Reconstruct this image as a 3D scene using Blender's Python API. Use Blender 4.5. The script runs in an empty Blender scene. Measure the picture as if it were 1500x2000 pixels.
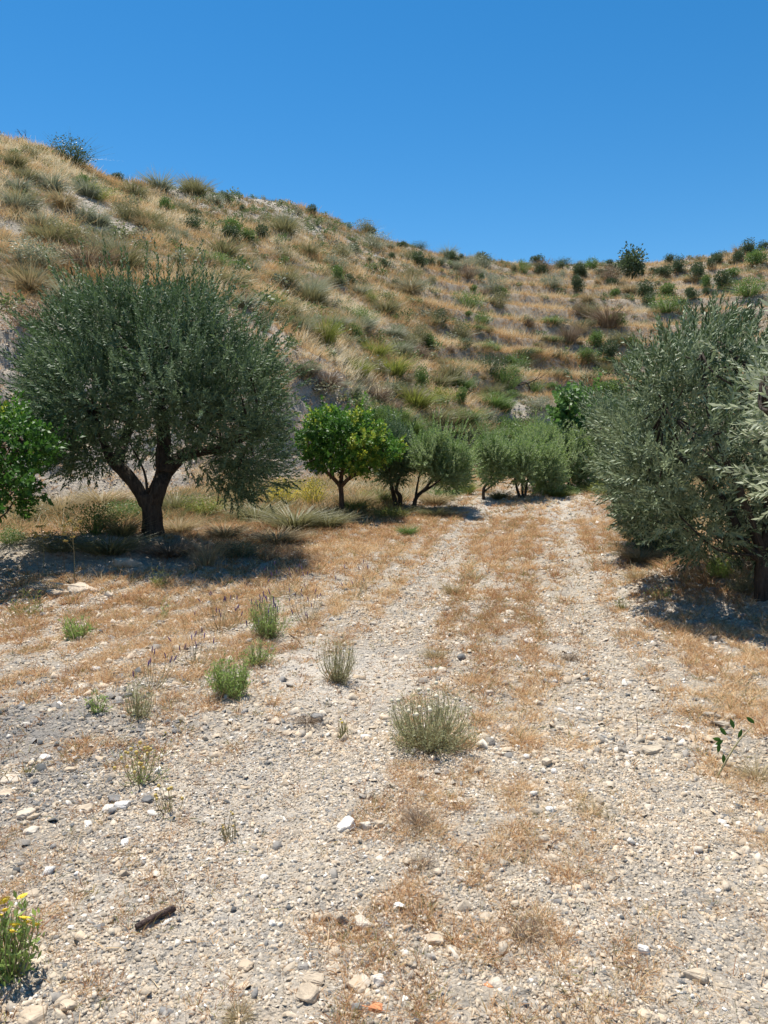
import bpy, math, random
import numpy as np
from mathutils import Vector, Matrix

# ------------------------------------------------------------------ camera, world, sun, exposure
SC = bpy.context.scene
COL = SC.collection
F = 1480.0                       # focal length in photo pixels (1500 x 2000)
HORIZON = 880.0
PITCH = math.atan((1000 - HORIZON) / F)
CAMZ = 1.6
SUN_AZ = math.radians(-28)       # measured from +Y towards +X
SUN_EL = math.radians(71)

cam_d = bpy.data.cameras.new('camera')
cam = bpy.data.objects.new('camera', cam_d)
COL.objects.link(cam)
cam_d.sensor_fit = 'VERTICAL'
cam_d.sensor_height = 36
cam_d.lens = 36 * F / 2000
cam_d.clip_start = 0.05
cam_d.clip_end = 5000
cam.location = (0, 0, CAMZ)
cam.rotation_euler = (math.pi / 2 - PITCH, 0, 0)
SC.camera = cam

world = bpy.data.worlds.new('World')
SC.world = world
world.use_nodes = True
wn = world.node_tree.nodes
wn.clear()
w_out = wn.new('ShaderNodeOutputWorld')
w_bg = wn.new('ShaderNodeBackground')
w_sky = wn.new('ShaderNodeTexSky')
w_sky.sky_type = 'NISHITA'
w_sky.sun_disc = False
w_sky.sun_elevation = SUN_EL
w_sky.sun_rotation = SUN_AZ % (2 * math.pi)
w_sky.altitude = 400
w_sky.air_density = 1.0
w_sky.dust_density = 0.1
w_sky.ozone_density = 3.0
w_hs = wn.new('ShaderNodeHueSaturation')
w_hs.inputs['Saturation'].default_value = 1.36
w_hs.inputs['Hue'].default_value = 0.495
w_bg.inputs['Strength'].default_value = 0.084
world.node_tree.links.new(w_sky.outputs[0], w_hs.inputs['Color'])
world.node_tree.links.new(w_hs.outputs[0], w_bg.inputs[0])
world.node_tree.links.new(w_bg.outputs[0], w_out.inputs[0])

sun_d = bpy.data.lights.new('sun', 'SUN')
sun_d.energy = 4.5
sun_d.angle = math.radians(0.5)
sun_d.color = (1.0, 0.955, 0.88)
sun = bpy.data.objects.new('sun', sun_d)
COL.objects.link(sun)
sdir = Vector((math.sin(SUN_AZ) * math.cos(SUN_EL), math.cos(SUN_AZ) * math.cos(SUN_EL), math.sin(SUN_EL)))
sun.rotation_euler = (-sdir).to_track_quat('-Z', 'Y').to_euler()
sun.location = (0, 0, 60)

SC.view_settings.view_transform = 'Standard'
SC.view_settings.look = 'None'
SC.view_settings.exposure = 0.74
SC.view_settings.gamma = 1
SC.render.engine = 'CYCLES'
SC.cycles.max_bounces = 6
SC.cycles.transparent_max_bounces = 4

R = np.random.default_rng(7)

# ------------------------------------------------------------------ noise and projection helpers
_T = np.random.default_rng(99).random((256, 256))

def vnoise(x, y):
    x = np.asarray(x, float); y = np.asarray(y, float)
    xi = np.floor(x).astype(np.int64); yi = np.floor(y).astype(np.int64)
    fx = x - xi; fy = y - yi
    fx = fx * fx * (3 - 2 * fx); fy = fy * fy * (3 - 2 * fy)
    a = _T[xi & 255, yi & 255]; b = _T[(xi + 1) & 255, yi & 255]
    c = _T[xi & 255, (yi + 1) & 255]; d = _T[(xi + 1) & 255, (yi + 1) & 255]
    return (a * (1 - fx) + b * fx) * (1 - fy) + (c * (1 - fx) + d * fx) * fy

def fbm(x, y, s, o=4):
    v = 0; a = 1; t = 0
    for k in range(o):
        v = v + a * vnoise(x / s + 17.3 * k, y / s + 5.1 * k); t += a
        a *= 0.5; s *= 0.47
    return v / t

def sstep(a, b, x):
    t = np.clip((x - a) / (b - a), 0, 1)
    return t * t * (3 - 2 * t)

cp, sp_ = math.cos(PITCH), math.sin(PITCH)

def ray(px, py):
    u = (px - 750) / F; v = (1000 - py) / F
    return np.array([u, cp + v * sp_, v * cp - sp_])

def azel(px, py):
    d = ray(px, py)
    h = math.hypot(d[0], d[1])
    return math.atan2(d[0], d[1]), d[2] / h

# ------------------------------------------------------------------ terrain
# columns of the valley: (photo column, foot r, foot z, bank (py, r), mid (py, r), crest (py, r))
COLS = [(-500, 15, .30, (590, 19), (380, 34), (120, 52)),
        (-150, 17, .30, (620, 21), (430, 36), (215, 56)),
        (0, 19, .30, (648, 23.5), (450, 39), (262, 60)),
        (100, 20, .35, (640, 25), (460, 41), (285, 63)),
        (180, 20.5, .4, (625, 26), (465, 43), (322, 66)),
        (260, 21, .45, (610, 27), (470, 45), (347, 69)),
        (340, 22, .5, (605, 28), (480, 47), (356, 74)),
        (430, 23, .55, (610, 28.5), (500, 50), (366, 78)),
        (560, 26, .6, (700, 30), (545, 52), (388, 83)),
        (660, 28, .7, (745, 32), (570, 55), (424, 86)),
        (720, 30, .7, (790, 34), (590, 57), (456, 88)),
        (800, 32, .75, (815, 36), (610, 60), (474, 92)),
        (900, 36, .8, (815, 40), (625, 65), (491, 100)),
        (1000, 42, .9, (810, 46), (640, 70), (505, 108)),
        (1100, 47, 1., (810, 50), (645, 74), (509, 114)),
        (1200, 50, 1., (810, 54), (645, 77), (507, 118)),
        (1290, 52, 1., (810, 56), (640, 80), (502, 120)),
        (1400, 52, 1., (805, 56), (635, 81), (489, 120)),
        (1500, 50, 1., (800, 56), (630, 82), (473, 118)),
        (1900, 45, .9, (780, 50), (600, 75), (415, 110))]
_az, _rf, _zf, _rb, _zb, _rm, _zm, _rc, _zc = [], [], [], [], [], [], [], [], []
for c in COLS:
    px = c[0]
    a, _ = azel(px, 700)
    _az.append(a); _rf.append(c[1]); _zf.append(c[2])
    for (py, r), Rr, Zz in ((c[3], _rb, _zb), (c[4], _rm, _zm), (c[5], _rc, _zc)):
        # elevation of that pixel at this column's azimuth
        _, te = azel(px, py + (10 if Rr is _rc else 0))
        Rr.append(r); Zz.append(CAMZ + r * te)
def _ext(l, v): return [v] + l + [v]
A_ = np.array([-math.pi] + _az + [math.pi])
RF = np.array(_ext(_rf, 38)); ZF = np.array(_ext(_zf, .3)); RB = np.array(_ext(_rb, 46)); ZB = np.array(_ext(_zb, 2.))
RM = np.array(_ext(_rm, 66)); ZM = np.array(_ext(_zm, 5.)); RC = np.array(_ext(_rc, 95)); ZC = np.array(_ext(_zc, 9.))
_fa = np.linspace(-math.pi, math.pi, 4001)
def _fine(v, k=9):
    w = np.interp(_fa, A_, v)
    ker = np.hanning(k + 2)[1:-1]; ker /= ker.sum()
    return np.convolve(np.pad(w, k // 2, mode='edge'), ker, 'valid')
fRF, fZF, fRB, fZB, fRM, fZM, fRC, fZC = [_fine(v, 25) for v in (RF, ZF, RB, ZB, RM, ZM, RC, ZC)]

def track_x(y, side):
    """x of a wheel track at distance y"""
    c = np.interp(y, [0, 3, 6.4, 10, 14, 20, 25, 34, 45], [-.1, .35, .95, 1.6, 2.35, 3.75, 5.2, 8.8, 15])
    return c + side * np.interp(y, [0, 6, 14, 30], [.85, .85, .95, .95])

MOUNDS = [(-4.3, 10.9, 1.5, .7, .26), (-3.2, 11.3, .9, .5, .17), (-5.4, 10.4, 1.0, .6, .16), (-3.0, 9.9, .9, .5, .05),
          (3.05, 8.3, .42, .30, .15), (3.5, 7.8, .5, .35, .20), (4.2, 7.2, .6, .4, .24), (3.6, 9.0, .5, .35, .14), (4.6, 8.4, .9, .7, .22),
          (2.7, 7.4, .3, .25, .07), (2.9, 5.1, .5, .35, .08), (2.3, 4.1, .35, .22, .06), (-2.2, 4.4, .7, .4, .05), (5.5, 8.5, 1.6, 2.5, .25),
          (3.4, 10.6, .6, .5, .12), (2.75, 9.4, .3, .3, .08)]

def H(x, y, more=False):
    x = np.asarray(x, float); y = np.asarray(y, float)
    r = np.hypot(x, y); a = np.arctan2(x, y)
    rf, zf, rb, zb, rm, zm, rc, zc = [np.interp(a, _fa, v) for v in (fRF, fZF, fRB, fZB, fRM, fZM, fRC, fZC)]
    wob = (fbm(x + 31, y + 7, 7.0, 3) - .5) * 2
    rbw = rb + wob * 1.0; rfw = rf + wob * 1.2
    z = zf * sstep(5, 1, np.where(r < rfw, 0, 0)) * 0 + zf * np.clip((r - 8) / np.maximum(rfw - 8, 1), 0, 1) ** 1.5
    tb = np.clip((r - rfw) / (rbw - rfw), 0, 1)
    z = np.where(r > rfw, zf + (zb - zf) * (tb ** 1.15), z)
    tm = np.clip((r - rbw) / (rm - rbw), 0, 1)
    z = np.where(r > rbw, zb + (zm - zb) * tm, z)
    tc = np.clip((r - rm) / (rc - rm), 0, 1)
    z = np.where(r > rm, zm + (zc - zm) * tc ** .95, z)
    # past the crest the hill falls away again
    back = np.clip(r - rc, 0, None)
    z = np.where(r > rc, zc - 0.10 * back * sstep(0, 25, back) * np.clip(1 - back / 600, .3, 1), z)
    z = np.where(r > 300, z * np.clip(1 - (r - 300) / 500, 0, 1), z)
    # terraces of the middle slope
    tw = sstep(.02, .10, a) * (1 - sstep(.55, .8, a)) * sstep(0.05, .3, tm + tc) * (1 - sstep(.75, 1., tc))
    hstep = 2.3
    zz = z + wob * .22 + (fbm(x, y, 12, 2) - .5) * .9
    q = zz / hstep; fl = np.floor(q); fr = q - fl
    ter = (fl + .32 * fr + .68 * sstep(.5, .98, fr)) * hstep
    z = z + (ter - zz) * tw
    # relief
    hill = sstep(-2, 8, r - rfw)
    z = z + hill * (fbm(x, y, 9, 4) - .5) * 1.5 * (1 - .55 * sstep(.7, 1, tc)) * (1 - .85 * tw)
    z = z + hill * (fbm(x + 50, y, 1.6, 3) - .5) * .55 * (1 - .5 * tw)
    # gullies on the cut bank
    bank = sstep(0, .3, tb) * (1 - sstep(.9, 1.0, tb) * sstep(0, .15, tm))
    z = z + bank * (np.abs(fbm(a * 60, r * .15, 1.5, 3) - .5) * .8 - .15) * (r < rbw + 4)
    z = z + bank * (r < rbw + 4) * ((fbm(x + 11, y, .8, 4) - .5) * .75 + .12 * np.sin(z * 9 + 4 * fbm(x, y, 2, 2)))
    # valley floor
    near = 1 - hill
    z = z + near * ((fbm(x, y, 1.1, 3) - .5) * .09 + (fbm(x, y, .22, 3) - .5) * .035)
    z = z + near * (r < 14) * (fbm(x + 9, y + 3, .07, 2) - .5) * .014 * (1 - sstep(9, 14, r))
    for mx, my, sx, sy, h in MOUNDS:
        e = ((x - mx) / sx) ** 2 + ((y - my) / sy) ** 2
        m = (e < 9)
        z = z + np.where(m, h * np.exp(-e) * (.75 + .5 * fbm(x, y, .35, 3)), 0)
    for s in (-1, 1):
        d = np.abs(x - track_x(y, s))
        z = z - np.where((y > 0) & (y < 45), .045 * np.exp(-(d / .22) ** 2), 0)
    return (z, fr, tw) if more else z

def Hs(x, y): return float(H(np.array([x]), np.array([y]))[0])

_rs = np.exp(np.linspace(math.log(1.4), math.log(170), 2600))
def place(px, py):
    """world point where the ray through a photo pixel first meets the terrain"""
    d = ray(px, py); h = math.hypot(d[0], d[1])
    xs = _rs * d[0] / h; ys = _rs * d[1] / h; zs = CAMZ + _rs * d[2] / h
    hz = H(xs, ys)
    k = np.argmax(zs <= hz)
    if zs[k] > hz[k]: k = np.argmin(zs - hz)
    return np.array([xs[k], ys[k], hz[k]])

def at(px, py, Y):
    """world point on a photo ray at depth Y"""
    d = ray(px, py); t = Y / d[1]
    return np.array([d[0] * t, Y, CAMZ + d[2] * t])

def project(x, y, z):
    zc = z - CAMZ
    dep = y * cp - zc * sp_; up = y * sp_ + zc * cp
    return 750 + F * x / dep, 1000 - F * up / dep

# ------------------------------------------------------------------ mesh helpers
def mesh_np(name, V, Fc, v=None, smooth=False):
    V = np.ascontiguousarray(V, np.float32).reshape(-1, 3)
    Fc = np.ascontiguousarray(Fc, np.int32)
    n, k = Fc.shape
    me = bpy.data.meshes.new(name)
    me.vertices.add(len(V)); me.vertices.foreach_set('co', V.ravel())
    me.loops.add(n * k); me.loops.foreach_set('vertex_index', Fc.ravel())
    me.polygons.add(n)
    me.polygons.foreach_set('loop_start', np.arange(0, n * k, k, dtype=np.int32))
    if smooth: me.polygons.foreach_set('use_smooth', np.ones(n, bool))
    if v is not None:
        at_ = me.attributes.new('v', 'FLOAT', 'FACE')
        at_.data.foreach_set('value', np.ascontiguousarray(v, np.float32))
    me.update(calc_edges=True)
    return me

def link(name, me, m, parent=None, loc=None):
    o = bpy.data.objects.new(name, me)
    COL.objects.link(o)
    if m is not None and len(me.materials) == 0: me.materials.append(m)
    if parent is not None: o.parent = parent
    if loc is not None: o.location = loc
    return o

def tag(o, label, cat, group=None, kind=None):
    o['label'] = label; o['category'] = cat
    if group: o['group'] = group
    if kind: o['kind'] = kind
    return o

def empty(name, loc, label, cat, group=None):
    o = bpy.data.objects.new(name, None); COL.objects.link(o)
    o.empty_display_size = .2
    o.location = loc
    return tag(o, label, cat, group)

def cat_meshes(parts):
    """parts: list of (V, F, v) with same face size"""
    Vs, Fs, vs, off = [], [], [], 0
    for V, Fc, v in parts:
        Vs.append(V.reshape(-1, 3)); Fs.append(Fc + off); vs.append(v); off += len(V.reshape(-1, 3))
    return np.concatenate(Vs), np.concatenate(Fs), np.concatenate(vs)

def instance(tv, tf, idx, M, pos, val, vj=None):
    """tv (K,V,3) template verts, tf (Fn,k) faces shared, idx (P,), M (P,3,3), pos (P,3), val (P,)"""
    P = len(idx)
    V = np.einsum('pij,pvj->pvi', M, tv[idx]) + pos[:, None, :]
    nv = tv.shape[1]
    Fc = tf[None] + (np.arange(P) * nv)[:, None, None]
    v = np.repeat(val, len(tf))
    if vj is not None: v = v + R.normal(0, vj, len(v))
    return V.reshape(-1, 3), Fc.reshape(-1, tf.shape[1]), np.clip(v, 0, 1)

def frame_from(d, roll=None):
    """rotation matrices whose z axis is d (P,3), random roll"""
    d = d / (np.linalg.norm(d, axis=1, keepdims=True) + 1e-9)
    P = len(d)
    rnd = R.normal(size=(P, 3))
    x = np.cross(rnd, d); x /= (np.linalg.norm(x, axis=1, keepdims=True) + 1e-9)
    y = np.cross(d, x)
    return np.stack([x, y, d], axis=2)

def tube(path, rad, sides=10, sub=4, rough=.08, seed=0):
    """knobbly tapered tube along a smooth path"""
    path = np.array(path, float); rad = np.array(rad, float)
    n = len(path); t = np.linspace(0, n - 1, (n - 1) * sub + 1)
    def cr(a):
        a = np.array(a, float)
        if a.ndim == 1: a = a[:, None]
        ap = np.vstack([2 * a[0] - a[1], a, 2 * a[-1] - a[-2]])
        out = []
        for s in t:
            i = min(int(s), n - 2); f = s - i
            p0, p1, p2, p3 = ap[i], ap[i + 1], ap[i + 2], ap[i + 3]
            out.append(.5 * (2 * p1 + (p2 - p0) * f + (2 * p0 - 5 * p1 + 4 * p2 - p3) * f * f + (3 * p1 - p0 - 3 * p2 + p3) * f ** 3))
        return np.array(out)
    P = cr(path); Rd = np.interp(t, np.arange(n), rad)
    T = np.gradient(P, axis=0); T /= (np.linalg.norm(T, axis=1, keepdims=True) + 1e-9)
    V = []
    up = np.array([1, 0, 0.01])
    ang = np.linspace(0, 2 * math.pi, sides, endpoint=False)
    for i in range(len(P)):
        x = np.cross(T[i], up); x /= np.linalg.norm(x) + 1e-9
        y = np.cross(T[i], x)
        up = -y if False else up
        rr = Rd[i] * (1 + rough * 2 * (vnoise(ang * 1.7 + seed * 3.1, i * .55 + seed) - .5) + rough * np.sin(ang * 3 + i * .25 + seed) + rough * .6 * np.sin(ang * 5 - i * .15))
        V.append(P[i] + np.outer(np.cos(ang) * rr, x) + np.outer(np.sin(ang) * rr, y))
    V = np.array(V).reshape(-1, 3)
    Fc = []
    for i in range(len(P) - 1):
        for j in range(sides):
            a = i * sides + j; b = i * sides + (j + 1) % sides
            Fc.append((a, b, b + sides, a + sides))
    # caps
    for ring in (0, (len(P) - 1) * sides):
        c = len(V); V = np.vstack([V, V[ring:ring + sides].mean(0)])
        for j in range(0, sides, 2):
            q = (c, ring + j, ring + (j + 1) % sides, ring + (j + 2) % sides)
            Fc.append(q if ring else q[::-1])
    Fc = np.array(Fc, np.int32)
    return V, Fc, np.full(len(Fc), .5)

# ------------------------------------------------------------------ materials
def nt(name):
    m = bpy.data.materials.new(name); m.use_nodes = True
    t = m.node_tree; t.nodes.clear()
    return m, t, t.nodes, t.links

def ramp(nodes, stops, interp='LINEAR'):
    n = nodes.new('ShaderNodeValToRGB'); e = n.color_ramp.elements
    n.color_ramp.interpolation = interp
    e[0].position, e[0].color = stops[0][0], (*stops[0][1], 1)
    e[1].position, e[1].color = stops[-1][0], (*stops[-1][1], 1)
    for p, c in stops[1:-1]:
        x = e.new(p); x.color = (*c, 1)
    return n

def leaf_mat(name, stops, back=None, trans=.3, rough=.5, spec=.4):
    m, t, N, L = nt(name)
    out = N.new('ShaderNodeOutputMaterial'); pr = N.new('ShaderNodeBsdfPrincipled')
    a = N.new('ShaderNodeAttribute'); a.attribute_name = 'v'
    rp = ramp(N, stops); L.new(a.outputs['Fac'], rp.inputs[0])
    colr = rp.outputs[0]
    if back:
        g = N.new('ShaderNodeNewGeometry'); mx = N.new('ShaderNodeMix'); mx.data_type = 'RGBA'
        L.new(g.outputs['Backfacing'], mx.inputs[0]); L.new(colr, mx.inputs[6])
        mx.inputs[7].default_value = (*back, 1); colr = mx.outputs[2]
    L.new(colr, pr.inputs['Base Color'])
    pr.inputs['Roughness'].default_value = rough
    pr.inputs['Specular IOR Level'].default_value = spec
    tr = N.new('ShaderNodeBsdfTranslucent')
    hs = N.new('ShaderNodeHueSaturation'); hs.inputs['Saturation'].default_value = 1.05; hs.inputs['Value'].default_value = 1.3
    L.new(colr, hs.inputs['Color']); L.new(hs.outputs[0], tr.inputs[0])
    ms = N.new('ShaderNodeMixShader'); ms.inputs[0].default_value = trans
    L.new(pr.outputs[0], ms.inputs[1]); L.new(tr.outputs[0], ms.inputs[2]); L.new(ms.outputs[0], out.inputs[0])
    return m

def ramp_mat(name, stops, rough=.9, noise=None, bump=0, bscale=30, interp='LINEAR', spec=.2):
    """solid surface coloured by the per-face value 'v', broken up with noise"""
    m, t, N, L = nt(name)
    out = N.new('ShaderNodeOutputMaterial'); pr = N.new('ShaderNodeBsdfPrincipled')
    a = N.new('ShaderNodeAttribute'); a.attribute_name = 'v'
    rp = ramp(N, stops, interp); L.new(a.outputs['Fac'], rp.inputs[0]); colr = rp.outputs[0]
    if noise:
        tc = N.new('ShaderNodeTexCoord'); nz = N.new('ShaderNodeTexNoise'); nz.inputs['Scale'].default_value = noise[0]; nz.inputs['Detail'].default_value = 5
        L.new(tc.outputs['Object'], nz.inputs[0])
        mr = N.new('ShaderNodeMapRange'); mr.inputs[1].default_value = .3; mr.inputs[2].default_value = .7
        mr.inputs[3].default_value = noise[1]; mr.inputs[4].default_value = noise[2]
        L.new(nz.outputs[0], mr.inputs[0])
        mm = N.new('ShaderNodeMix'); mm.data_type = 'RGBA'; mm.blend_type = 'MULTIPLY'; mm.inputs[0].default_value = 1
        L.new(colr, mm.inputs[6]); L.new(mr.outputs[0], mm.inputs[7]); colr = mm.outputs[2]
    L.new(colr, pr.inputs['Base Color']); pr.inputs['Roughness'].default_value = rough; pr.inputs['Specular IOR Level'].default_value = spec
    if bump:
        tc = N.new('ShaderNodeTexCoord'); nz = N.new('ShaderNodeTexNoise'); nz.inputs['Scale'].default_value = bscale; nz.inputs['Detail'].default_value = 6
        L.new(tc.outputs['Object'], nz.inputs[0]); b = N.new('ShaderNodeBump'); b.inputs['Strength'].default_value = 1; b.inputs['Distance'].default_value = bump
        L.new(nz.outputs[0], b.inputs['Height']); L.new(b.outputs[0], pr.inputs['Normal'])
    L.new(pr.outputs[0], out.inputs[0])
    return m

def bark_mat(name, c0, c1):
    m, t, N, L = nt(name)
    out = N.new('ShaderNodeOutputMaterial'); pr = N.new('ShaderNodeBsdfPrincipled')
    tc = N.new('ShaderNodeTexCoord'); mp = N.new('ShaderNodeMapping'); mp.inputs['Scale'].default_value = (16, 16, 4)
    L.new(tc.outputs['Object'], mp.inputs[0])
    nz = N.new('ShaderNodeTexNoise'); nz.inputs['Scale'].default_value = 1.5; nz.inputs['Detail'].default_value = 8; nz.inputs['Roughness'].default_value = .65
    L.new(mp.outputs[0], nz.inputs[0])
    rp = ramp(N, [(.3, c0), (.7, c1)]); L.new(nz.outputs[0], rp.inputs[0]); L.new(rp.outputs[0], pr.inputs['Base Color'])
    pr.inputs['Roughness'].default_value = .95; pr.inputs['Specular IOR Level'].default_value = .1
    b = N.new('ShaderNodeBump'); b.inputs['Distance'].default_value = .04; L.new(nz.outputs[0], b.inputs['Height']); L.new(b.outputs[0], pr.inputs['Normal'])
    L.new(pr.outputs[0], out.inputs[0])
    return m

M = {}
M['olive'] = leaf_mat('olive_leaves', [(0, (.028, .058, .02)), (.5, (.07, .122, .045)), (1, (.17, .245, .105))], back=(.135, .19, .10), trans=.2, rough=.55, spec=.25)
M['olive_grey'] = leaf_mat('silvery_olive_leaves', [(0, (.035, .065, .025)), (.5, (.08, .12, .052)), (1, (.20, .24, .13))], back=(.23, .28, .16), trans=.22, rough=.52, spec=.3)
M['olive_silver'] = leaf_mat('close_olive_leaves', [(0, (.05, .08, .035)), (.5, (.11, .155, .07)), (1, (.24, .28, .16))], back=(.40, .44, .30), trans=.3, rough=.5, spec=.35)
M['olive_light'] = leaf_mat('light_olive_leaves', [(0, (.10, .17, .04)), (.5, (.165, .25, .07)), (1, (.26, .34, .12))], back=(.25, .31, .15), trans=.35, rough=.6, spec=.2)
M['citrus'] = leaf_mat('citrus_leaves', [(0, (.035, .09, .018)), (.55, (.07, .165, .028)), (.9, (.14, .26, .04)), (1, (.36, .40, .06))], trans=.3, rough=.5, spec=.25)
M['fig'] = leaf_mat('broad_green_leaves', [(0, (.06, .135, .03)), (1, (.13, .235, .06))], trans=.35, rough=.5)
M['sh_dark'] = leaf_mat('dark_shrub_leaves', [(0, (.055, .085, .04)), (1, (.12, .16, .07))], trans=.2)
M['sh_green'] = leaf_mat('green_shrub_leaves', [(0, (.08, .14, .035)), (1, (.18, .26, .075))], trans=.3)
M['sh_olive'] = leaf_mat('olive_brown_shrub_leaves', [(0, (.15, .15, .075)), (1, (.29, .27, .13))], trans=.25)
M['sh_yellow'] = leaf_mat('yellow_green_shrub_leaves', [(0, (.15, .18, .04)), (1, (.27, .29, .07))], trans=.35)
M['sh_bloom'] = leaf_mat('yellow_flowering_scrub', [(0, (.17, .18, .05)), (.55, (.27, .27, .08)), (.62, (.62, .50, .08)), (1, (.80, .64, .10))], trans=.35)
M['sh_mix'] = leaf_mat('low_scrub_leaves', [(0, (.06, .10, .035)), (.35, (.11, .165, .05)), (.6, (.20, .22, .10)), (.8, (.24, .25, .17)), (1, (.28, .22, .14))], trans=.25)
M['sh_grey'] = leaf_mat('grey_green_shrub_leaves', [(0, (.18, .20, .13)), (1, (.34, .35, .24))], trans=.25)
M['sh_brown'] = leaf_mat('brown_dry_stalks', [(0, (.15, .115, .08)), (1, (.33, .24, .16))], trans=.15, rough=.8)
M['sh_straw'] = leaf_mat('straw_tussock_blades', [(0, (.22, .17, .09)), (1, (.48, .39, .22))], trans=.25, rough=.7)
M['grass'] = leaf_mat('dry_grass_blades', [(0, (.10, .12, .05)), (.16, (.20, .21, .10)), (.3, (.28, .205, .11)), (.5, (.48, .285, .135)), (.7, (.58, .405, .21)), (.88, (.66, .53, .32)), (1, (.72, .65, .49))], trans=.25, rough=.75, spec=.15)
M['tuft'] = leaf_mat('rusty_dry_tufts', [(0, (.13, .15, .05)), (.12, (.28, .25, .09)), (.3, (.27, .13, .07)), (.6, (.50, .295, .145)), (.85, (.60, .41, .22)), (1, (.68, .54, .34))], trans=.25, rough=.75, spec=.15)
M['herb_green'] = leaf_mat('fresh_herb_leaves', [(0, (.17, .26, .07)), (1, (.36, .46, .14))], trans=.4)
M['herb_grey'] = leaf_mat('grey_herb_leaves', [(0, (.24, .26, .12)), (1, (.50, .49, .29))], trans=.4)
M['stem'] = leaf_mat('thin_dry_stems', [(0, (.22, .20, .10)), (1, (.40, .34, .18))], trans=.1, rough=.8)
M['purple'] = ramp_mat('purple_flower_spikes', [(0, (.16, .08, .30)), (.6, (.12, .09, .14)), (1, (.22, .13, .35))])
M['yellow'] = ramp_mat('yellow_flower_heads', [(0, (.62, .42, .05)), (1, (.85, .66, .05))], rough=.7)
M['button'] = ramp_mat('ochre_seed_heads', [(0, (.42, .29, .09)), (1, (.62, .47, .14))], rough=.8)
M['pale'] = ramp_mat('pale_seed_heads', [(0, (.62, .55, .38)), (1, (.78, .72, .55))], rough=.8)
M['white'] = ramp_mat('white_petals', [(0, (.75, .75, .70)), (1, (.85, .85, .80))], rough=.6)
M['bark'] = bark_mat('olive_bark', (.03, .024, .019), (.115, .095, .075))
M['bark_red'] = bark_mat('citrus_bark', (.06, .04, .03), (.20, .13, .09))
STONE = [(0, (.10, .105, .105)), (.12, (.27, .255, .235)), (.3, (.40, .34, .265)), (.5, (.50, .42, .315)), (.7, (.54, .425, .30)), (.85, (.62, .545, .44)), (1, (.78, .75, .69))]
M['gravel'] = ramp_mat('gravel_chips', STONE, rough=.9, noise=(18, .72, 1.12), bump=.003, bscale=120)
M['rock'] = ramp_mat('pale_rock', STONE, rough=.92, noise=(9, .70, 1.12), bump=.012, bscale=40)
M['stick'] = bark_mat('weathered_stick', (.05, .035, .03), (.17, .12, .10))
M['brick'] = ramp_mat('orange_brick_shard', [(0, (.55, .22, .10)), (1, (.65, .28, .13))], noise=(60, .8, 1.1), bump=.002, bscale=200)

# ------------------------------------------------------------------ ground sheet
def build_ground():
    rr = np.concatenate([[0.0, .25, .5, .8], np.exp(np.linspace(math.log(1.1), math.log(150), 900)), np.exp(np.linspace(math.log(155), math.log(2500), 40))])
    ra = np.concatenate([np.linspace(-math.pi, -.72, 60)[:-1], np.linspace(-.72, .72, 620), np.linspace(.72, math.pi, 60)[1:-1]])
    RR, AA = np.meshgrid(rr, ra, indexing='ij')
    X = RR * np.sin(AA); Y = RR * np.cos(AA)
    Z = H(X, Y)
    V = np.stack([X, Y, Z], -1).reshape(-1, 3)
    na = len(ra)
    i = np.arange(len(rr) - 1)[:, None] * na; j = np.arange(na)[None]
    j2 = (j + 1) % na
    Fc = np.stack([i + j, i + j2, i + na + j2, i + na + j], -1).reshape(-1, 4)[:, ::-1]
    me = mesh_np('ground', V, Fc, smooth=True)
    stony, dark, dusty = masks(X.ravel(), Y.ravel())
    for nm, arr in (('stony', stony), ('dark', dark), ('dusty', dusty)):
        a = me.attributes.new(nm, 'FLOAT', 'POINT'); a.data.foreach_set('value', np.ascontiguousarray(arr, np.float32))
    o = link('ground', me, ground_mat())
    o['kind'] = 'structure'
    return o

# stony patches: photo point where the patch lies, radius in metres across / along, strength
SPOTS = [(190, 405, 1.6, 5, .9), (240, 430, 1.2, 3, .8), (460, 610, .9, 3, .9), (520, 650, .8, 2.5, .9), (575, 700, 1.4, 2, .9),
         (350, 365, 2.5, 5, .9), (430, 385, 3.5, 5, .9), (520, 405, 4, 5, .8), (600, 430, 4, 6, .7), (700, 490, 5, 5, .55), (820, 500, 4, 6, .6), (60, 400, 1.2, 2, .7), (30, 460, 1, 1.5, .7),
         (1030, 808, 1.6, 1.4, 1.), (1060, 822, 1.3, 1.0, 1.), (990, 800, 1.4, 1.4, .8), (20, 700, 3, 3, 1.), (5, 660, 2, 2, 1.),
         (120, 930, 2.2, 3, .9), (200, 930, 2.0, 3, .9), (230, 960, 1.6, 2, .8), (620, 770, 1.6, 2, 1.), (680, 790, 1.4, 2, .9), (720, 810, 1.2, 1.6, .8),
         (870, 760, 1.0, 1.2, .6), (840, 730, .8, 1.2, .6), (1400, 580, 6, 3, .5), (600, 905, 1.4, 1.4, .8), (300, 890, 1.5, 2, .8), (740, 640, 1., 2, .5)]
_SP = None
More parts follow.
